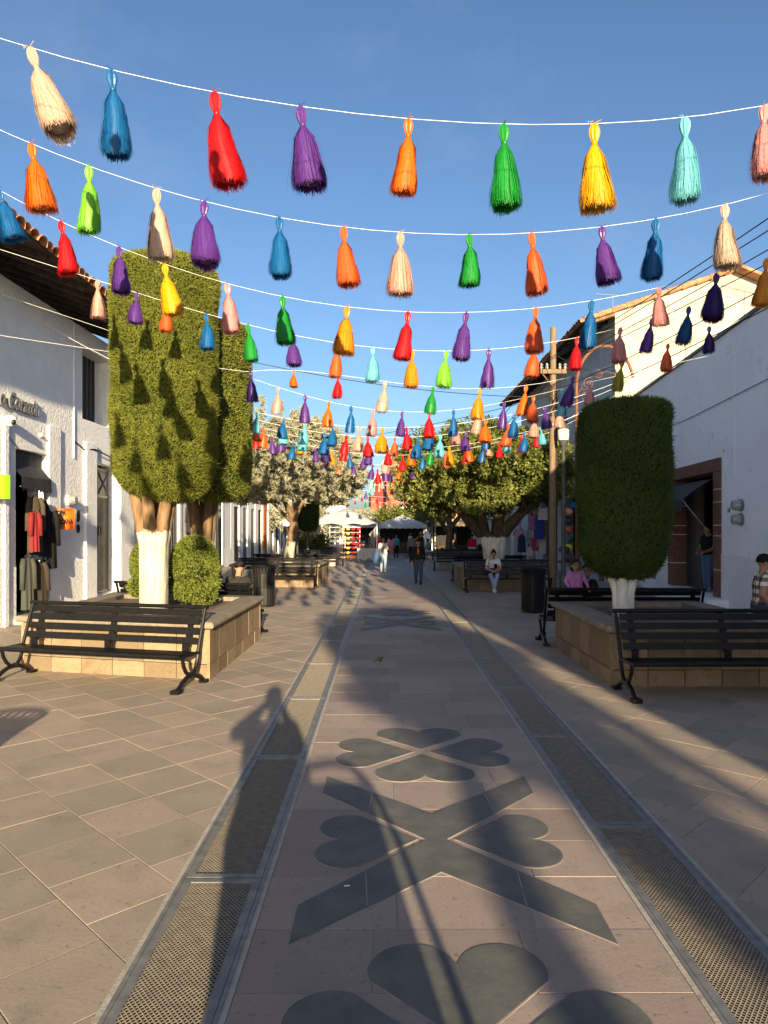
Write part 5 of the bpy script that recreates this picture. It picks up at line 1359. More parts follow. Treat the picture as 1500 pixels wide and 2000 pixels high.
def person(label, loc, rz, h, J, outfit, hair='short', voxel=.016, look=0.0, tilt=0.0, group=None, long_sleeve=True, fem=False, cap=None, buzz=None, stout=1.0):
    """J: joints in units of body height, person faces -y. outfit: materials for top, pants, shoes, sleeve"""
    t = top('person', label, 'person', loc, rz, group)
    g = lambda k: Vector(J[k]) * h
    top_m, pant_m, shoe_m = outfit['top'], outfit['pants'], outfit['shoes']
    mats = [SKIN, top_m, pant_m, shoe_m]
    S_, T_, Pn, Sh = 0, 1, 2, 3
    B = []   # bones: a, b, ra, rb, tag(s)
    pel, ch, nk, hd = g('pelvis'), g('chest'), g('neck'), g('head')
    right = (g('sho_r') - g('sho_l')); right.normalize()
    k = stout * h
    hw = .052 if fem else .046
    for s in (-1, 1):
        off = right * s
        B.append((pel + off * hw * h, pel.lerp(ch, .45) + off * .040 * h, .074 * k, .062 * k, (Pn, T_, .25)))
        B.append((pel.lerp(ch, .45) + off * .040 * h, ch + off * .050 * h, .062 * k, .070 * k, T_))
        B.append((ch + off * .05 * h, g('sho_l' if s < 0 else 'sho_r') - off * .012 * h, .064 * k, .040 * k, T_))
    B.append((ch, nk, .06 * k, .034 * h, (T_, S_, .9))); B.append((nk, nk.lerp(hd, .6), .032 * h, .031 * h, S_))
    cut = .95 if long_sleeve else .45
    for s in ('l', 'r'):
        sh, el, wr = g('sho_' + s), g('elb_' + s), g('wri_' + s)
        B.append((sh, el, .036 * k, .029 * k, T_ if long_sleeve else (T_, S_, .62)))
        B.append((el, wr, .029 * k, .020 * h, (T_, S_, .88) if long_sleeve else S_))
        hp, kn, an = g('hip_' + s), g('kne_' + s), g('ank_' + s)
        B.append((hp, kn, .062 * k, .042 * k, Pn)); B.append((kn, an, .043 * k, .030 * h, (Pn, Sh, .93)))
        ft = Vector(J['toe_' + s]) * h if ('toe_' + s) in J else an + Vector((0, -.10 * h, -.022 * h))
        B.append((an + Vector((0, .012 * h, -.012 * h)), ft, .028 * h, .022 * h, Sh))
        d = (wr - el).normalized(); B.append((wr, wr + d * .045 * h, .019 * h, .019 * h, S_))
    mb = MB()
    for a, b, ra, rb, _ in B: capsule(mb, a, b, ra, rb)
    # head: skull, jaw, nose, ears (turned by look, nodded by tilt)
    R = Matrix.Rotation(look, 3, 'Z') @ Matrix.Rotation(tilt, 3, 'X')
    hs = J.get('head_scale', 1.0) * h
    hp = lambda x, y, z: hd + R @ Vector((x * hs, y * hs, z * hs))
    mb.ball(hp(0, .006, .012), (.048 * hs, .058 * hs, .058 * hs), 14, 10, R=R); mb.ball(hp(0, -.012, -.022), (.038 * hs, .044 * hs, .044 * hs), 12, 8, R=R)
    mb.ball(hp(0, -.056, -.006), (.0095 * hs, .014 * hs, .014 * hs), 8, 6, R=R)
    for s in (-1, 1): mb.ball(hp(s * .049, .006, -.002), (.008 * hs, .013 * hs, .018 * hs), 8, 6, R=R)
    tmp = bpy.data.objects.new('tmp', mb.mesh('tmp', SKIN)); COL.objects.link(tmp)
    md = tmp.modifiers.new('r', 'REMESH'); md.mode = 'VOXEL'; md.voxel_size = voxel; md.use_smooth_shade = True
    sm = tmp.modifiers.new('s', 'SMOOTH'); sm.factor = .5; sm.iterations = 3
    me = bpy.data.meshes.new_from_object(tmp.evaluated_get(bpy.context.evaluated_depsgraph_get()))
    bpy.data.objects.remove(tmp)
    # assign material by nearest bone
    n = len(me.polygons); C = np.empty(n * 3); me.polygons.foreach_get('center', C); C = C.reshape(n, 3)
    best = np.full(n, 1e9); idx = np.zeros(n, dtype=np.int32)
    for a, b, ra, rb, tg in B:
        a_, b_ = np.array(a), np.array(b); d = b_ - a_; L2 = max(1e-9, d @ d); q = np.clip(((C - a_) @ d) / L2, 0, 1)
        dist = np.linalg.norm(C - (a_ + q[:, None] * d), axis=1) - (ra + (rb - ra) * q)
        ti = np.full(n, tg) if isinstance(tg, int) else np.where(q < tg[2], tg[0], tg[1])
        m = dist < best - 1e-6; best[m] = dist[m]; idx[m] = ti[m]
    dh = np.linalg.norm((C - np.array(hd)) / np.array([.055, .066, .075]) / hs, axis=1) < 1.0; idx[dh] = S_
    V = np.empty(len(me.vertices) * 3); me.vertices.foreach_get('co', V); V = V.reshape(-1, 3)
    F = [tuple(p.vertices) for p in me.polygons]
    out = MB(); out.v = [tuple(v) for v in V]; out.f = F; out.m = idx.tolist()
    bpy.data.meshes.remove(me)
    # fingers and thumb, eyes, mouth
    mats += [EYE, LIP]
    for s in ('l', 'r'):
        el, wr = g('elb_' + s), g('wri_' + s); d = (wr - el).normalized(); palm = wr + d * .045 * h
        sd = d.cross(Vector((0, -1, .3))).normalized(); cur = d.cross(sd).normalized()
        if cur.z > 0: cur = -cur
        for k_, ln in enumerate((.040, .046, .043, .034)):
            a = palm + sd * (k_ - 1.5) * .0105 * h; b = a + d * ln * .5 * h + cur * .006 * h; c = b + d * ln * .3 * h + cur * .018 * h
            out.tube([a - d * .01 * h, b, c], [.0058 * h, .0054 * h, .0042 * h], 6, mi=0)
        a = wr + d * .018 * h + sd * .017 * h; out.tube([a, a + sd * .016 * h + d * .014 * h, a + sd * .02 * h + d * .034 * h], [.0066 * h, .006 * h, .0045 * h], 6, mi=0)
    for s in (-1, 1):
        out.ball(hp(s * .018, -.0485, .008), (.0085 * hs, .005 * hs, .0055 * hs), 8, 5, 4, R=R)
        out.tube([hp(s * .008, -.052, .02), hp(s * .018, -.0535, .024), hp(s * .030, -.047, .020)], .0022 * hs, 4, mi=4)
    out.tube([hp(-.015, -.0515, -.034), hp(0, -.0555, -.033), hp(.015, -.0515, -.034)], [.002 * hs, .004 * hs, .002 * hs], 5, mi=5)
    out.build('body', mats, t, 'all')
    # hair
    hb = MB(); nn, mm = 16, 9; vs = []; fs = []
    for i in range(mm + 1):
        for k_ in range(nn):
            a = 2 * PI * k_ / nn; front = max(0, -math.sin(a))        # -y is the face
            low = -.5 + .02 if hair != 'cap' else -.05
            thm = PI * (.62 - .30 * front)
            th = thm * i / mm; rr = 1.07 + (.02 * ((k_ * 5 + i * 3) % 4) / 4)
            vs.append(hp(.0505 * math.sin(th) * math.cos(a) * rr, .006 + .061 * math.sin(th) * math.sin(a) * rr, .014 + .061 * math.cos(th) * rr))
    for i in range(mm):
        for k_ in range(nn): a = i * nn + k_; b = i * nn + (k_ + 1) % nn; fs.append((a, a + nn, b + nn, b))
    hb.faces(vs, fs)
    if hair == 'bun': hb.ball(hp(0, .03, .075), (.026 * hs, .026 * hs, .022 * hs), 10, 7)
    if hair == 'long':
        for s in (-1, 0, 1): hb.tube([hp(s * .03, .045, .03), hp(s * .04, .058, -.05), hp(s * .042, .05, -.13), hp(s * .035, .048, -.19)], [.026 * hs, .030 * hs, .026 * hs, .010 * hs], 8)
    if hair == 'tail': hb.tube([hp(0, .06, .03), hp(0, .085, .0), hp(0, .075, -.1)], [.018 * hs, .02 * hs, .006 * hs], 8)
    hb.build('hair', HAIRM, t, 'all')
    if cap is not None:
        cb = MB(); vs = []; fs = []
        for i in range(6):
            for k_ in range(nn):
                a = 2 * PI * k_ / nn; th = PI * .5 * i / 5; vs.append(hp(.056 * math.sin(th) * math.cos(a), .006 + .067 * math.sin(th) * math.sin(a), .022 + .060 * math.cos(th)))
        for i in range(5):
            for k_ in range(nn): a = i * nn + k_; b = i * nn + (k_ + 1) % nn; fs.append((a, a + nn, b + nn, b))
        cb.faces(vs, fs); cb.ball(hp(0, -.075, .022), (.042 * hs, .036 * hs, .006 * hs), 12, 5, R=R); cb.build('cap', cap, t, 'all')
    return t
def stand(step=0.0, arm_l=None, arm_r=None, lean=0.0):
    J = {'pelvis': (0, 0, .53), 'chest': (0, -.01 - lean * .5, .735), 'neck': (0, -.005 - lean, .835), 'head': (0, -.02 - lean * 1.2, .925),
         'sho_l': (.098, 0 - lean, .80), 'sho_r': (-.098, 0 - lean, .80), 'hip_l': (.05, 0, .50), 'hip_r': (-.05, 0, .50),
         'kne_l': (.052, -step * .55 - .01, .275), 'kne_r': (-.052, step * .25 - .02, .275), 'ank_l': (.052, -step, .045), 'ank_r': (-.052, step * .9, .045 + abs(step) * .25),
         'elb_l': (.135, .02 + step * .5, .645), 'elb_r': (-.135, .02 - step * .5, .645), 'wri_l': (.138, -.03 + step * .8, .50), 'wri_r': (-.138, -.03 - step * .8, .50)}
    if arm_l: J['elb_l'], J['wri_l'] = arm_l
    if arm_r: J['elb_r'], J['wri_r'] = arm_r
    return J
def sit(seat, h, arm_l=None, arm_r=None, lean=.0, cross=False):
    z = seat / h + .055
    J = {'pelvis': (0, .0, z), 'chest': (0, .0 - lean * .6, z + .205), 'neck': (0, -lean, z + .305), 'head': (0, -.02 - lean * 1.4, z + .392),
         'sho_l': (.098, -lean * .9, z + .27), 'sho_r': (-.098, -lean * .9, z + .27), 'hip_l': (.05, 0, z - .01), 'hip_r': (-.05, 0, z - .01),
         'kne_l': (.06, -.235, z + .0), 'kne_r': (-.06, -.235, z + .0), 'ank_l': (.05, -.23, .045), 'ank_r': (-.05, -.25, .045),
         'elb_l': (.135, -.06 - lean, z + .12), 'elb_r': (-.135, -.06 - lean, z + .12), 'wri_l': (.05, -.17 - lean, z + .09), 'wri_r': (-.05, -.17 - lean, z + .09)}
    if cross: J['ank_l'] = (-.01, -.27, .05); J['ank_r'] = (.02, -.22, .045)
    if arm_l: J['elb_l'], J['wri_l'] = arm_l
    if arm_r: J['elb_r'], J['wri_r'] = arm_r
    return J
c_white = cloth('white_shirt', (.62, .61, .60)); c_jean = cloth('blue_jeans', (.10, .17, .29)); c_pale = cloth('pale_jeans', (.28, .37, .47)); c_dark = cloth('dark_jeans', (.055, .075, .11))
c_black = cloth('black_jacket', (.016, .016, .018)); c_shoe = cloth('white_shoes', (.68, .66, .60)); c_bshoe = cloth('black_shoes', (.02, .02, .02)); c_pink = cloth('lilac_pink', (.50, .22, .50)); c_teal = cloth('teal_top', (.05, .38, .36))
c_grey = cloth('grey_shirt', (.20, .19, .18)); c_khaki = cloth('khaki', (.42, .36, .26)); c_red = cloth('red_top', (.55, .02, .04)); c_maroon = cloth('dark_maroon', (.030, .014, .020)); c_rose = cloth('rose_pink', (.55, .24, .28)); c_olive = cloth('olive_hood', (.035, .033, .026))
c_orange = cloth('orange_top', (.62, .14, .04)); c_navy = cloth('navy', (.015, .02, .05))

# plaid shirt for the boy
def plaid():
    m = bpy.data.materials.new('plaid_shirt'); m.use_nodes = True; t = m.node_tree; N = t.nodes; L = t.links; p = N['Principled BSDF']; p.inputs['Roughness'].default_value = .85
    tc = N.new('ShaderNodeTexCoord'); sx = N.new('ShaderNodeSeparateXYZ'); L.new(tc.outputs['Object'], sx.inputs[0])
    def band(sock, per, off):
        a = N.new('ShaderNodeMath'); a.operation = 'MULTIPLY_ADD'; a.inputs[1].default_value = 1 / per; a.inputs[2].default_value = off; L.new(sock, a.inputs[0])
        f_ = N.new('ShaderNodeMath'); f_.operation = 'FRACT'; L.new(a.outputs[0], f_.inputs[0])
        g_ = N.new('ShaderNodeMath'); g_.operation = 'GREATER_THAN'; g_.inputs[1].default_value = .5; L.new(f_.outputs[0], g_.inputs[0]); return g_.outputs[0]
    bz, bx = band(sx.outputs['Z'], .115, 0), band(sx.outputs['X'], .115, .25)
    ad = N.new('ShaderNodeMath'); ad.operation = 'ADD'; L.new(bz, ad.inputs[0]); L.new(bx, ad.inputs[1])
    dv = N.new('ShaderNodeMath'); dv.operation = 'MULTIPLY'; dv.inputs[1].default_value = .5; L.new(ad.outputs[0], dv.inputs[0])
    r = N.new('ShaderNodeValToRGB'); r.color_ramp.interpolation = 'CONSTANT'
    e = r.color_ramp.elements; e[0].color = (.72, .68, .62, 1); e[1].position = .4; e[1].color = (.24, .15, .12, 1); q = e.new(.8); q.color = (.03, .025, .03, 1)
    L.new(dv.outputs[0], r.inputs[0]); L.new(r.outputs[0], p.inputs['Base Color']); return m
def thing(name, label, cat, mb, m, smooth=True, parent=None):
    o = mb.build(name, m, None, smooth); tag(o, label, cat); return o

# woman on the bench with phone and bag
person('woman in white shirt and ripped jeans sitting on the bench, looking at a phone', (3.30, 21.72, 0), -.05, 1.6, sit(.43, 1.6, lean=.06, cross=True), dict(top=c_white, pants=c_pale, shoes=c_shoe), 'bun', .013, tilt=.35, long_sleeve=False, fem=True)
thing('phone', 'small dark phone held by the seated woman', 'phone', MB().box(3.27, 21.27, .72, 3.36, 21.285, .86), M_lens, False)
mb = MB(); mb.ball((3.22, 21.52, .60), (.20, .12, .13), 14, 9); b_ = thing('shoulder_bag', 'navy bag on the lap of the seated woman', 'bag', mb, c_navy, 'all')
mb = MB(); mb.tube([(3.14, 21.5, .68), (3.16, 21.57, .95), (3.22, 21.66, 1.12)], .012, 6); world_child(mb.build('strap', cloth('tan', (.22, .15, .09)), None), b_)
# walkers
person('woman in white top and two-tone jeans walking, carrying a blue jacket', (-.03, 31.0, 0), .1, 1.53, stand(.07, arm_l=((.13, -.03, .66), (.03, -.12, .70)), arm_r=((-.135, -.02, .655), (-.05, -.12, .66))), dict(top=c_white, pants=c_pale, shoes=c_shoe), 'long', .016, long_sleeve=False, fem=True)
mb = MB(); mb.tube([(-.28, 30.85, 1.02), (-.30, 30.85, .8), (-.34, 30.86, .5), (-.33, 30.86, .38)], [.09, .13, .15, .10], 10); thing('carried_jacket', 'blue denim jacket hanging from the walking woman\'s arm', 'jacket', mb, cloth('denim', (.05, .09, .19)), 'all')
person('person in black jacket, orange top and jeans walking toward the viewer', (1.17, 24.4, 0), -.06, 1.56, stand(.08), dict(top=c_black, pants=c_dark, shoes=c_bshoe), 'short', .014, fem=True, cap=c_black)
mb = MB(); mb.ball((1.16, 24.29, 1.14), (.035, .03, .12), 10, 8); thing('orange_scarf', 'orange top showing inside the walker\'s black jacket', 'scarf', mb, c_orange)
mb = MB(); mb.ball((.93, 24.35, .85), (.07, .05, .17), 10, 8); thing('hand_bag', 'small dark bag at the black-jacketed walker\'s side', 'bag', mb, c_black)
# seated man, left, seen from behind
jm = sit(.43, 1.7, lean=.09); person('man in black hooded jacket and cap sitting with his back turned, left', (-2.72, 13.22, 0), PI + la + .25, 1.7, jm, dict(top=c_olive, pants=c_dark, shoes=c_bshoe), 'short', .012, look=.5, tilt=.3, cap=c_black, stout=1.08)
# toddler and woman on the right bench
jt = stand(0, arm_l=((.15, -.10, .64), (.13, -.22, .55)), arm_r=((-.15, -.10, .64), (-.14, -.22, .55))); jt['head'] = (0, -.03, .93); jt['head_scale'] = 1.5; jt['neck'] = (0, -.005, .80)
jt['elb_l'] = (.17, -.06, .66); jt['elb_r'] = (-.17, -.06, .66); jt['wri_l'] = (.19, -.20, .56); jt['wri_r'] = (-.12, -.20, .56)
person('toddler in lilac pink top leaning on the backrest of the right bench', (3.20, 11.98, .41), -.15, .97, jt, dict(top=c_pink, pants=c_rose, shoes=c_shoe), 'tail', .010, look=.3, stout=1.25)
person('woman in dark maroon with hair bun sitting behind the toddler', (3.44, 12.32, 0), .3, 1.68, sit(.43, 1.62, lean=.02), dict(top=c_maroon, pants=c_dark, shoes=c_bshoe), 'bun', .013, look=-.6, fem=True, stout=1.1)
# boy at the right edge
person('boy in black and white plaid shirt at the right edge', (5.27, 10.0, 0), 1.35, 1.58, stand(.05, arm_l=((.15, .0, .655), (.13, -.10, .55)), arm_r=((-.145, .03, .65), (-.12, -.06, .53))), dict(top=plaid(), pants=c_dark, shoes=c_bshoe), 'short', .012, look=.1, tilt=.2, long_sleeve=False, stout=1.12)
# person in the doorway
x, y, _ = WR.pt(sR(18.45), -.30, 0); person('person in black top and blue jeans standing inside the brown stone doorway', (x, y, .30), -1.2, 1.72, stand(.02, arm_l=((.14, .0, .65), (.08, -.13, .60)), arm_r=((-.14, .0, .65), (-.06, -.14, .60))), dict(top=c_black, pants=c_jean, shoes=c_khaki), 'long', .015, long_sleeve=False, fem=True)
# far people
FP = [((-.75, 44, 0), PI, 1.62, stand(.06), dict(top=c_grey, pants=c_khaki, shoes=c_shoe), 'short', 'man in grey shirt and khaki trousers walking away, far centre'),
      ((-.28, 43, 0), .3, 1.5, stand(.05), dict(top=c_red, pants=c_dark, shoes=c_bshoe), 'long', 'woman in red far behind the woman with two-tone jeans'),
      ((.45, 45, 0), 2.9, 1.5, stand(.05), dict(top=c_rose, pants=c_rose, shoes=c_shoe), 'long', 'person in pale pink clothes far down the street'),
      ((.78, 45.5, 0), .2, 1.5, stand(.04), dict(top=c_teal, pants=c_maroon, shoes=c_bshoe), 'long', 'woman in teal top far down the street'),
      ((-1.35, 45.5, 0), 2.6, 1.6, stand(.03), dict(top=c_navy, pants=c_rose, shoes=c_bshoe), 'short', 'person in dark top beside the market tent table'),
      ((1.55, 40, 0), 2.9, 1.6, stand(.04), dict(top=c_grey, pants=c_black, shoes=c_bshoe), 'short', 'dark figure just behind the black-jacketed walker'),
      ((4.75, 38.6, 0), 2.7, 1.6, stand(.03), dict(top=c_red, pants=c_white, shoes=c_shoe), 'short', 'person in bright red top far right, left of the trunk'),
      ((2.75, 43, .0), -1.2, 1.6, sit(.44, 1.6, lean=.05), dict(top=c_grey, pants=c_white, shoes=c_bshoe), 'short', 'seated man in white trousers far right of the walkers'),
      ((4.0, 43, .0), 1.2, 1.55, sit(.44, 1.55, lean=.05), dict(top=c_rose, pants=c_dark, shoes=c_bshoe), 'long', 'seated woman in pink far right'),
      ((5.0, 36.8, .0), .2, 1.65, sit(.5, 1.65, lean=.03), dict(top=c_black, pants=c_dark, shoes=c_bshoe), 'short', 'seated man in black beside the thick trunk'),
      ((1.9, 52, 0), 1.0, 1.6, stand(.05), dict(top=c_white, pants=c_dark, shoes=c_bshoe), 'short', 'figure in white shirt near the second far stall')]
for loc, rz, h_, J, of, hr, lb in FP: person(lb, loc, rz, h_, J, of, hr, .028, group='people far down the street')
for i, (x, y) in enumerate(((2.75, 43), (4.0, 43), (5.0, 36.8))):
    t = top('stool', 'low dark stool under ' + ('the seated man in white trousers', 'the seated woman in pink', 'the seated man in black')[i], 'stool', (x, y, 0)); MB().box(-.2, -.2, .40, .2, .2, .44).build('seat', M_darkwood, t)
    for (dx, dy) in ((-.16, -.16), (.16, -.16), (-.16, .16), (.16, .16)): MB().box(dx - .02, dy - .02, 0, dx + .02, dy + .02, .40).build('leg', M_darkwood, t)
# photographer, seen only as a shadow over the left drain
jp = stand(0.0, arm_l=((.19, -.10, .77), (.05, -.20, .88)), arm_r=((-.12, -.12, .70), (-.01, -.20, .87)))
person('photographer behind the viewpoint whose shadow falls over the left drain', (-.05, -.42, 0), PI, 1.90, jp, dict(top=c_navy, pants=c_dark, shoes=c_bshoe), 'short', .02, stout=1.25)
t = top('added_shadow_cart', 'unseen cart shape added to cast the curved handle shadow on the strip', 'cart', (.53, -.6, 0))  # unseen, guessed shape added to throw the dark mass and curved line
MB().box(-.32, -.22, .25, .16, .22, 1.22).build('box', cloth('cart_box', (.2, .18, .15)), t); MB().tube([(-.28, 0, 1.33), (-.05, 0, 1.36), (.1, 0, 1.34), (.21, 0, 1.25), (.27, 0, 1.05), (.29, 0, .5), (.30, 0, .05)], .025, 8).build('handle', M_black, t, True)
MB().tube([(-.28, 0, 1.2), (-.28, 0, 1.33)], .05, 6).build('upright', M_black, t)
for s in (-1, 1): mb = MB(); mb.lathe([(.03, -.02), (.12, -.02), (.12, .02), (.03, .02)], 14); mb.v = [(s * .3 + z * 1.0, x, y + .12) for x, y, z in mb.v]; mb.build('wheel', M_bin, t)
MB().box(-.30, -.02, .1, .30, .02, .25).build('axle', M_black, t)

# ------------------------------------------------------------------ market stalls and goods
t = top('market_tent', 'white draped market tent over a rack of goods, left centre', 'tent', (-2.35, 42, 0))
mb = MB(); nx, ny = 14, 10; vs = []; fs = []
for j in range(ny + 1):
    for i in range(nx + 1):
        x = -2.0 + 4.0 * i / nx; y = -1.7 + 3.4 * j / ny
        e = max(abs(x) / 2.0, abs(y) / 1.7); z = 3.05 - .95 * e ** 1.3 + .05 * math.sin(x * 5 + y) + .04 * math.sin(y * 7)
        vs.append((x, y, z))
for j in range(ny):
    for i in range(nx): a = j * (nx + 1) + i; fs.append((a, a + 1, a + nx + 2, a + nx + 1))
mb.faces(vs, fs); mb.build('canopy', M_tent, t, 'all')
mb = MB(); vs = []; fs = []
for i in range(9):
    q = i / 8; vs += [(2.0, -1.7 + 1.2 * q, 2.12), (2.0 - .5 * (1 - q) + .06 * math.sin(i * 2), -1.75 + 1.2 * q, 1.55 - .8 * (1 - abs(2 * q - 1)))]
for i in range(8): fs.append((2 * i, 2 * i + 1, 2 * i + 3, 2 * i + 2))
mb.faces(vs, fs); mb.build('side_drape', M_tent, t, 'all')
mb = MB(); mb.faces([(-2.0, -1.7, 2.1), (-2.0, 1.7, 2.1), (-2.05, 1.7, .1), (-2.15, -1.5, .1)], [(0, 1, 2, 3)]); mb.build('side_drape', M_tent, t)
for (x, y) in ((-1.95, -1.65), (1.95, -1.65), (-1.95, 1.65), (1.95, 1.65)): MB().tube([(x, y, 0), (x, y, 2.15)], .03, 6).build('leg', M_chrome, t)
t = top('display_rack', 'wire display rack under the white market tent', 'rack', (-2.1, 41.0, 0))
for x in (-1.0, .72): MB().tube([(x, 0, 0), (x, 0, 2.0)], .02, 6).build('upright', M_chrome, t)
for z in np.linspace(.25, 1.95, 7): MB().tube([(-1.0, 0, z), (.72, 0, z)], .01, 5).build('wire', M_chrome, t)
colr = [('navy', (.02, .03, .09)), ('dark grey', (.06, .06, .08)), ('beige', (.55, .38, .22)), ('golden', (.60, .36, .10)), ('red', (.62, .03, .04)), ('red', (.62, .03, .04))]
for ci in range(6):
    for ri in range(7):
        c = colr[ci] if not (ri == 6 and ci > 2) else ('orange', (.75, .22, .03))
        mb = MB(); mb.ball((0, 0, 0), (.125, .07, .085), 10, 6); mb.ball((0, -.09, -.045), (.10, .05, .02), 8, 4)
        o = mb.build('folded_cap', cloth('cap_' + c[0].replace(' ', '_'), c[1]), None, 'all'); o.location = (-2.95 + ci * .30, 40.93, 1.85 - ri * .27)
        tag(o, '%s cap on the display rack, %s row down in the %s column' % (c[0], ORD[ri], ORD[ci]), 'cap', 'caps on the display rack')
t = top('market_table', 'market table under a pale cloth right of the cap rack', 'table', (-.95, 41.2, 0)); MB().box(-.55, -.4, .70, .6, .4, .74).build('tabletop', M_wood, t)
mb = MB(); vs = []; fs = []
for i in range(25):
    a = i / 24; x = -.58 + 1.2 * a; vs += [(x, -.43, .75), (x, -.47 + .03 * math.sin(i * 1.7), .12 + .06 * math.sin(i * .6))]
for i in range(24): fs.append((2 * i, 2 * i + 1, 2 * i + 3, 2 * i + 2))
mb.faces(vs, fs); mb.faces([(-.58, -.43, .75), (.62, -.43, .75), (.62, .43, .75), (-.58, .43, .75)], [(0, 1, 2, 3)]); mb.build('tablecloth', cloth('table_cloth', (.62, .60, .54)), t, 'all')
for (x, y) in ((-.5, -.35), (.5, -.35), (-.5, .35), (.5, .35)): MB().tube([(x, y, 0), (x, y, .7)], .02, 6).build('leg', M_chrome, t)
for i, (x, c) in enumerate(((-1.3, (.05, .10, .04)), (-1.1, (.18, .12, .05)), (-.9, (.06, .12, .05)), (-.7, (.3, .2, .1)))):
    mb = MB(); mb.lathe([(.05, 0), (.06, .12), (.025, .2), (.02, .28)], 10, (x, 41.1, .755)); thing('bottle', 'small bottle on the pale market table, %s from the left' % ORD[i], 'bottle', mb, mat('bottle%d' % i, c, None, rough=.2), True)['group'] = 'bottles on the market table'
def stall(x, y, w_, d_, zf, m, lb, walls=True):
    t = top('market_stall', lb, 'stall', (x, y, 0))
    mb = MB(); mb.faces([(-w_ / 2, -d_ / 2, zf), (w_ / 2, -d_ / 2, zf), (w_ / 2, d_ / 2, zf + .1), (-w_ / 2, d_ / 2, zf + .1), (0, 0, zf + .75)], [(0, 1, 4), (1, 2, 4), (2, 3, 4), (3, 0, 4)]); mb.build('canopy', m, t)
    mb = MB(); vs = []
    for i in range(17): xx = -w_ / 2 + w_ * i / 16; vs += [(xx, -d_ / 2 - .01, zf), (xx, -d_ / 2 - .01, zf - .25 - .05 * (i % 2))]
    mb.faces(vs, [(2 * i, 2 * i + 1, 2 * i + 3, 2 * i + 2) for i in range(16)]); mb.build('valance', m, t)
    for s in (-1, 1):
        for q in (-1, 1): MB().tube([(s * (w_ / 2 - .05), q * (d_ / 2 - .05), 0), (s * (w_ / 2 - .05), q * (d_ / 2 - .05), zf)], .03, 6).build('leg', M_chrome, t)
    if walls: MB().box(-w_ / 2, d_ / 2 - .05, 0, w_ / 2, d_ / 2, zf).build('back_cloth', M_interior, t); MB().box(-w_ / 2 + .2, -d_ / 2 + .3, .0, w_ / 2 - .2, -d_ / 2 + .9, .8).build('counter', M_darkwood, t)
stall(1.4, 55, 3.6, 3, 2.15, M_tent, 'white-roofed stall with dark interior, far centre'); stall(-1.7, 53, 2.6, 3, 2.2, mat('grey_canvas', (.2, .22, .25), (.26, .28, .31), 3, .8), 'grey-roofed stall behind the white market tent'); stall(-5.2, 45.5, 2.4, 3, 2.3, M_tent, 'white tent partly hidden left of the market tent', False)
stall(4.6, 47, 2.8, 3, 2.3, mat('striped_canvas', (.5, .34, .12), (.10, .08, .06), 2.2, .8, ramp=(.47, .53)), 'striped canopy stall in the shade, far right')
# goods hung before the right shops: textiles, dolls, balls
tx = [(36.2, 3.35, .34, 1.1, 'mint', (.25, .55, .42)), (35.7, 3.3, .30, .75, 'red', (.55, .04, .06)), (35.2, 3.1, .45, .9, 'magenta', (.60, .06, .22)), (34.8, 2.35, .62, .95, 'green patterned', (.34, .52, .30)), (34.4, 2.1, .6, .6, 'striped red', (.42, .10, .16)),
      (34.0, 2.6, .5, 1.2, 'royal blue', (.03, .05, .25)), (35.9, 2.0, .42, 1.0, 'white patterned', (.55, .53, .5)), (35.4, 1.5, .5, .7, 'dark striped', (.08, .06, .06)), (34.6, 1.45, .55, .6, 'crimson', (.40, .04, .09)), (34.2, 1.5, .4, .8, 'cream', (.5, .45, .36)), (33.6, 3.1, .5, .8, 'red and white', (.6, .5, .48)),
      (39.5, 2.6, .5, .6, 'lilac', (.5, .3, .5)), (40.1, 1.9, .6, .7, 'pink', (.6, .3, .36)), (38.8, 1.6, .5, 1.0, 'dark blue', (.03, .035, .06))]
for i, (y, z, w_, h_, nm, c) in enumerate(tx):
    garment((7.55 - .1 * (i % 3), y, z), w_ * 1.25, h_, -1.1, ('textile_' + nm.replace(' ', '_'), c), '%s textile hanging at the right shop front, %s of the display' % (nm, ORD[i]), sleeves=(i % 3 == 0), group='textiles at the right shop front')
def doll(p, sc, dress, lb):
    t = top('rag_doll', lb, 'doll', p, -.9); t.scale = (sc,) * 3
    MB().ball((0, 0, .55), (.20, .13, .19), 14, 10).build('head', SKIN, t, 'all'); h_ = MB(); h_.ball((0, .05, .60), (.22, .14, .19), 12, 8); h_.ball((-.2, .02, .45), (.06, .06, .16), 8, 6); h_.ball((.2, .02, .45), (.06, .06, .16), 8, 6); h_.build('hair', HAIRM, t, 'all')
    MB().lathe([(.10, .38), (.14, .30), (.20, .1), (.30, -.2), (.32, -.28)], 14).build('dress', cloth('doll_' + dress[0], dress[1]), t, 'all')
    for s in (-1, 1): MB().ball((s * .08, -.125, .56), (.022, .012, .028), 8, 6).build('eye', EYE, t); MB().tube([(s * .12, 0, .32), (s * .27, -.04, .12)], [.05, .04], 8).build('arm', SKIN, t, 'all'); MB().tube([(s * .10, 0, -.26), (s * .11, 0, -.5)], .05, 8).build('leg', cloth('doll_leg', (.6, .56, .5)), t, 'all')
doll((7.3, 34.5, 2.15), 1.1, ('stripe', (.30, .10, .22)), 'large rag doll with dark hair hanging at the right shop front'); doll((7.2, 35.0, .75), .8, ('floral', (.55, .42, .44)), 'smaller rag doll low at the right shop front')
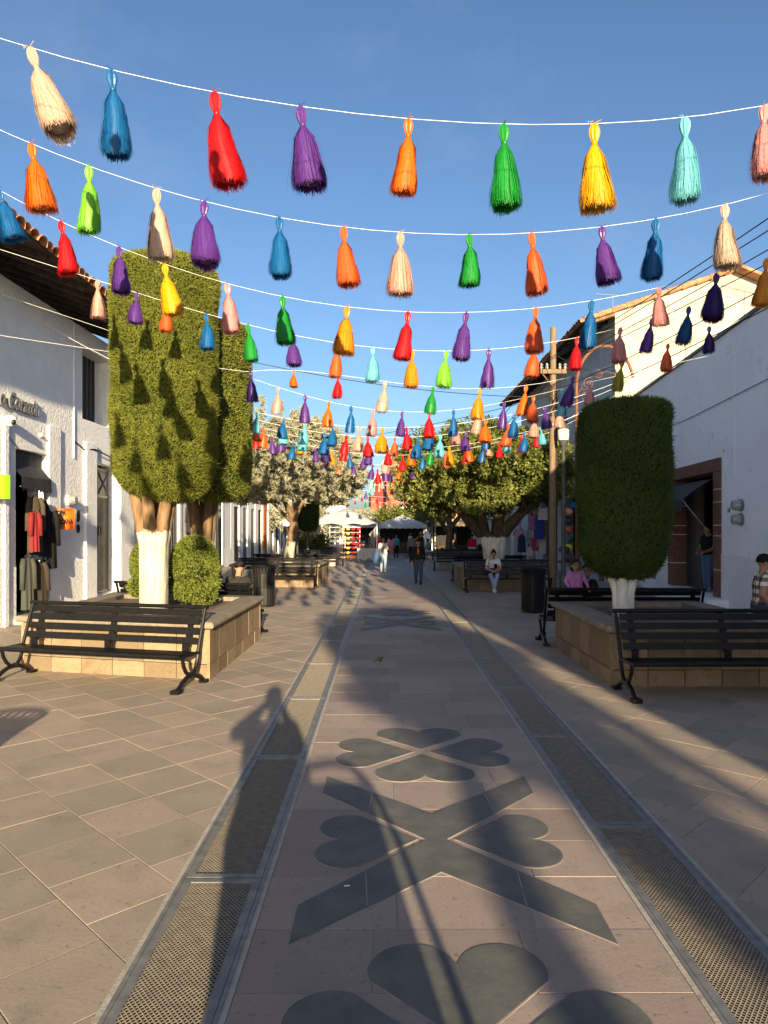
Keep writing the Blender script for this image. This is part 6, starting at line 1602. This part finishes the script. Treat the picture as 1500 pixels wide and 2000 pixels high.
for i, (z, c, nm) in enumerate(((2.62, (.70, .22, .12), 'orange-brown'), (2.22, (.03, .03, .06), 'dark glossy'), (1.83, (.25, .06, .04), 'dark red'), (1.45, (.03, .09, .10), 'dark teal'), (1.08, (.62, .55, .02), 'yellow'))):
    mb = MB(); mb.ball((7.62, 29.6, z), .185, 14, 10); thing('play_ball', '%s ball, %s from the top of the hanging column of balls' % (nm, ORD[i]), 'ball', mb, mat('ball%d' % i, c, tuple(min(1, q * 2.5) for q in c), 5, .3), 'all')['group'] = 'balls hanging by the lamp post'
mb = MB(); mb.ball((7.78, 29.4, 2.85), (.22, .18, .16), 10, 7); thing('toy_hat', 'blue toy hat above the hanging balls', 'toy', mb, cloth('toy_blue', (.03, .16, .38)), 'all')
for i, (x, y, z) in enumerate(((7.2, 28.6, 1.05), (7.4, 29.0, .8), (7.3, 28.2, .75))): mb = MB(); mb.ball((x, y, z), (.24, .2, .16), 9, 6); thing('goods_bundle', 'dark bundle of goods below the balls, %s one' % ORD[i], 'bundle', mb, cloth('bundle', (.12, .10, .10)), 'all')
t = top('goods_table', 'low table under the bundles and balls at the right shop', 'table', (7.3, 28.6, 0)); MB().box(-.4, -.7, .55, .4, .8, .6).build('tabletop', M_wood, t)
for (x, y) in ((-.35, -.65), (.35, -.65), (-.35, .75), (.35, .75)): MB().box(x - .03, y - .03, 0, x + .03, y + .03, .55).build('leg', M_wood, t)
# folding chair and bag behind the left bin
t = top('metal_chair', 'metal tube chair with grey backrest beside the left litter bin', 'chair', (-3.62, 18.4, 0), -.4)
MB().box(-.2, -.22, .43, .2, .2, .46).build('seat', M_plastic_white, t); MB().tube([(-.2, .2, 0), (-.2, .22, .5), (-.2, .3, .85), (-.1, .32, .95), (.1, .32, .95), (.2, .3, .85), (.2, .22, .5), (.2, .2, 0)], .014, 6).build('back_frame', M_chrome, t, True)
mb = MB(); mb.obox((0, .275, .72), (.17, 0, 0), (0, .012, 0), (0, .05, .13)); mb.build('backrest', cloth('chair_grey', (.10, .10, .10)), t)
for x in (-.18, .18): MB().tube([(x, -.2, 0), (x, -.2, .44)], .013, 6).build('leg', M_chrome, t)
# small bird on the strip
t = top('sparrow', 'tiny brown bird standing on the central strip', 'bird', (-.06, 10.25, .003), 1.2)
bm_ = mat('bird_feathers', (.09, .06, .035), (.17, .12, .075), 60, .8)
mb = MB(); mb.ball((0, 0, .06), (.022, .04, .024), 10, 8, R=Matrix.Rotation(.45, 3, 'X')); mb.ball((0, -.034, .088), (.016, .018, .016), 10, 7); mb.build('body', bm_, t, 'all')
MB().tube([(0, .03, .05), (0, .085, .032)], [.012, .008], 6).build('tail', bm_, t); MB().tube([(0, -.05, .088), (0, -.064, .085)], [.005, .001], 6).build('beak', M_ink, t)
for s in (-1, 1): MB().tube([(s * .008, 0, .04), (s * .009, -.004, 0)], .002, 5).build('leg', M_ink, t)
# white marks let into the strip further on, and a dropped scrap
for i, (u, v, w_, d_) in enumerate(((734, 1216, 40, .12), (820, 1218, 40, .12))):
    y = gy(v); x = (u - 750) / FPX * y; MB().box(x - .2, y - d_ / 2, -.002, x + .2, y + d_ / 2, .0075).build('pale_inlay', M_inlay_grout, strip)
y = gy(1732); x = (678 - 750) / FPX * y; mb = MB(); mb.obox((x, y, .006), (.016, .002, 0), (0, .004, 0), (0, 0, .002)); thing('paper_scrap', 'tiny pale scrap lying on the dark cross inlay', 'scrap', mb, M_plastic_white, False)
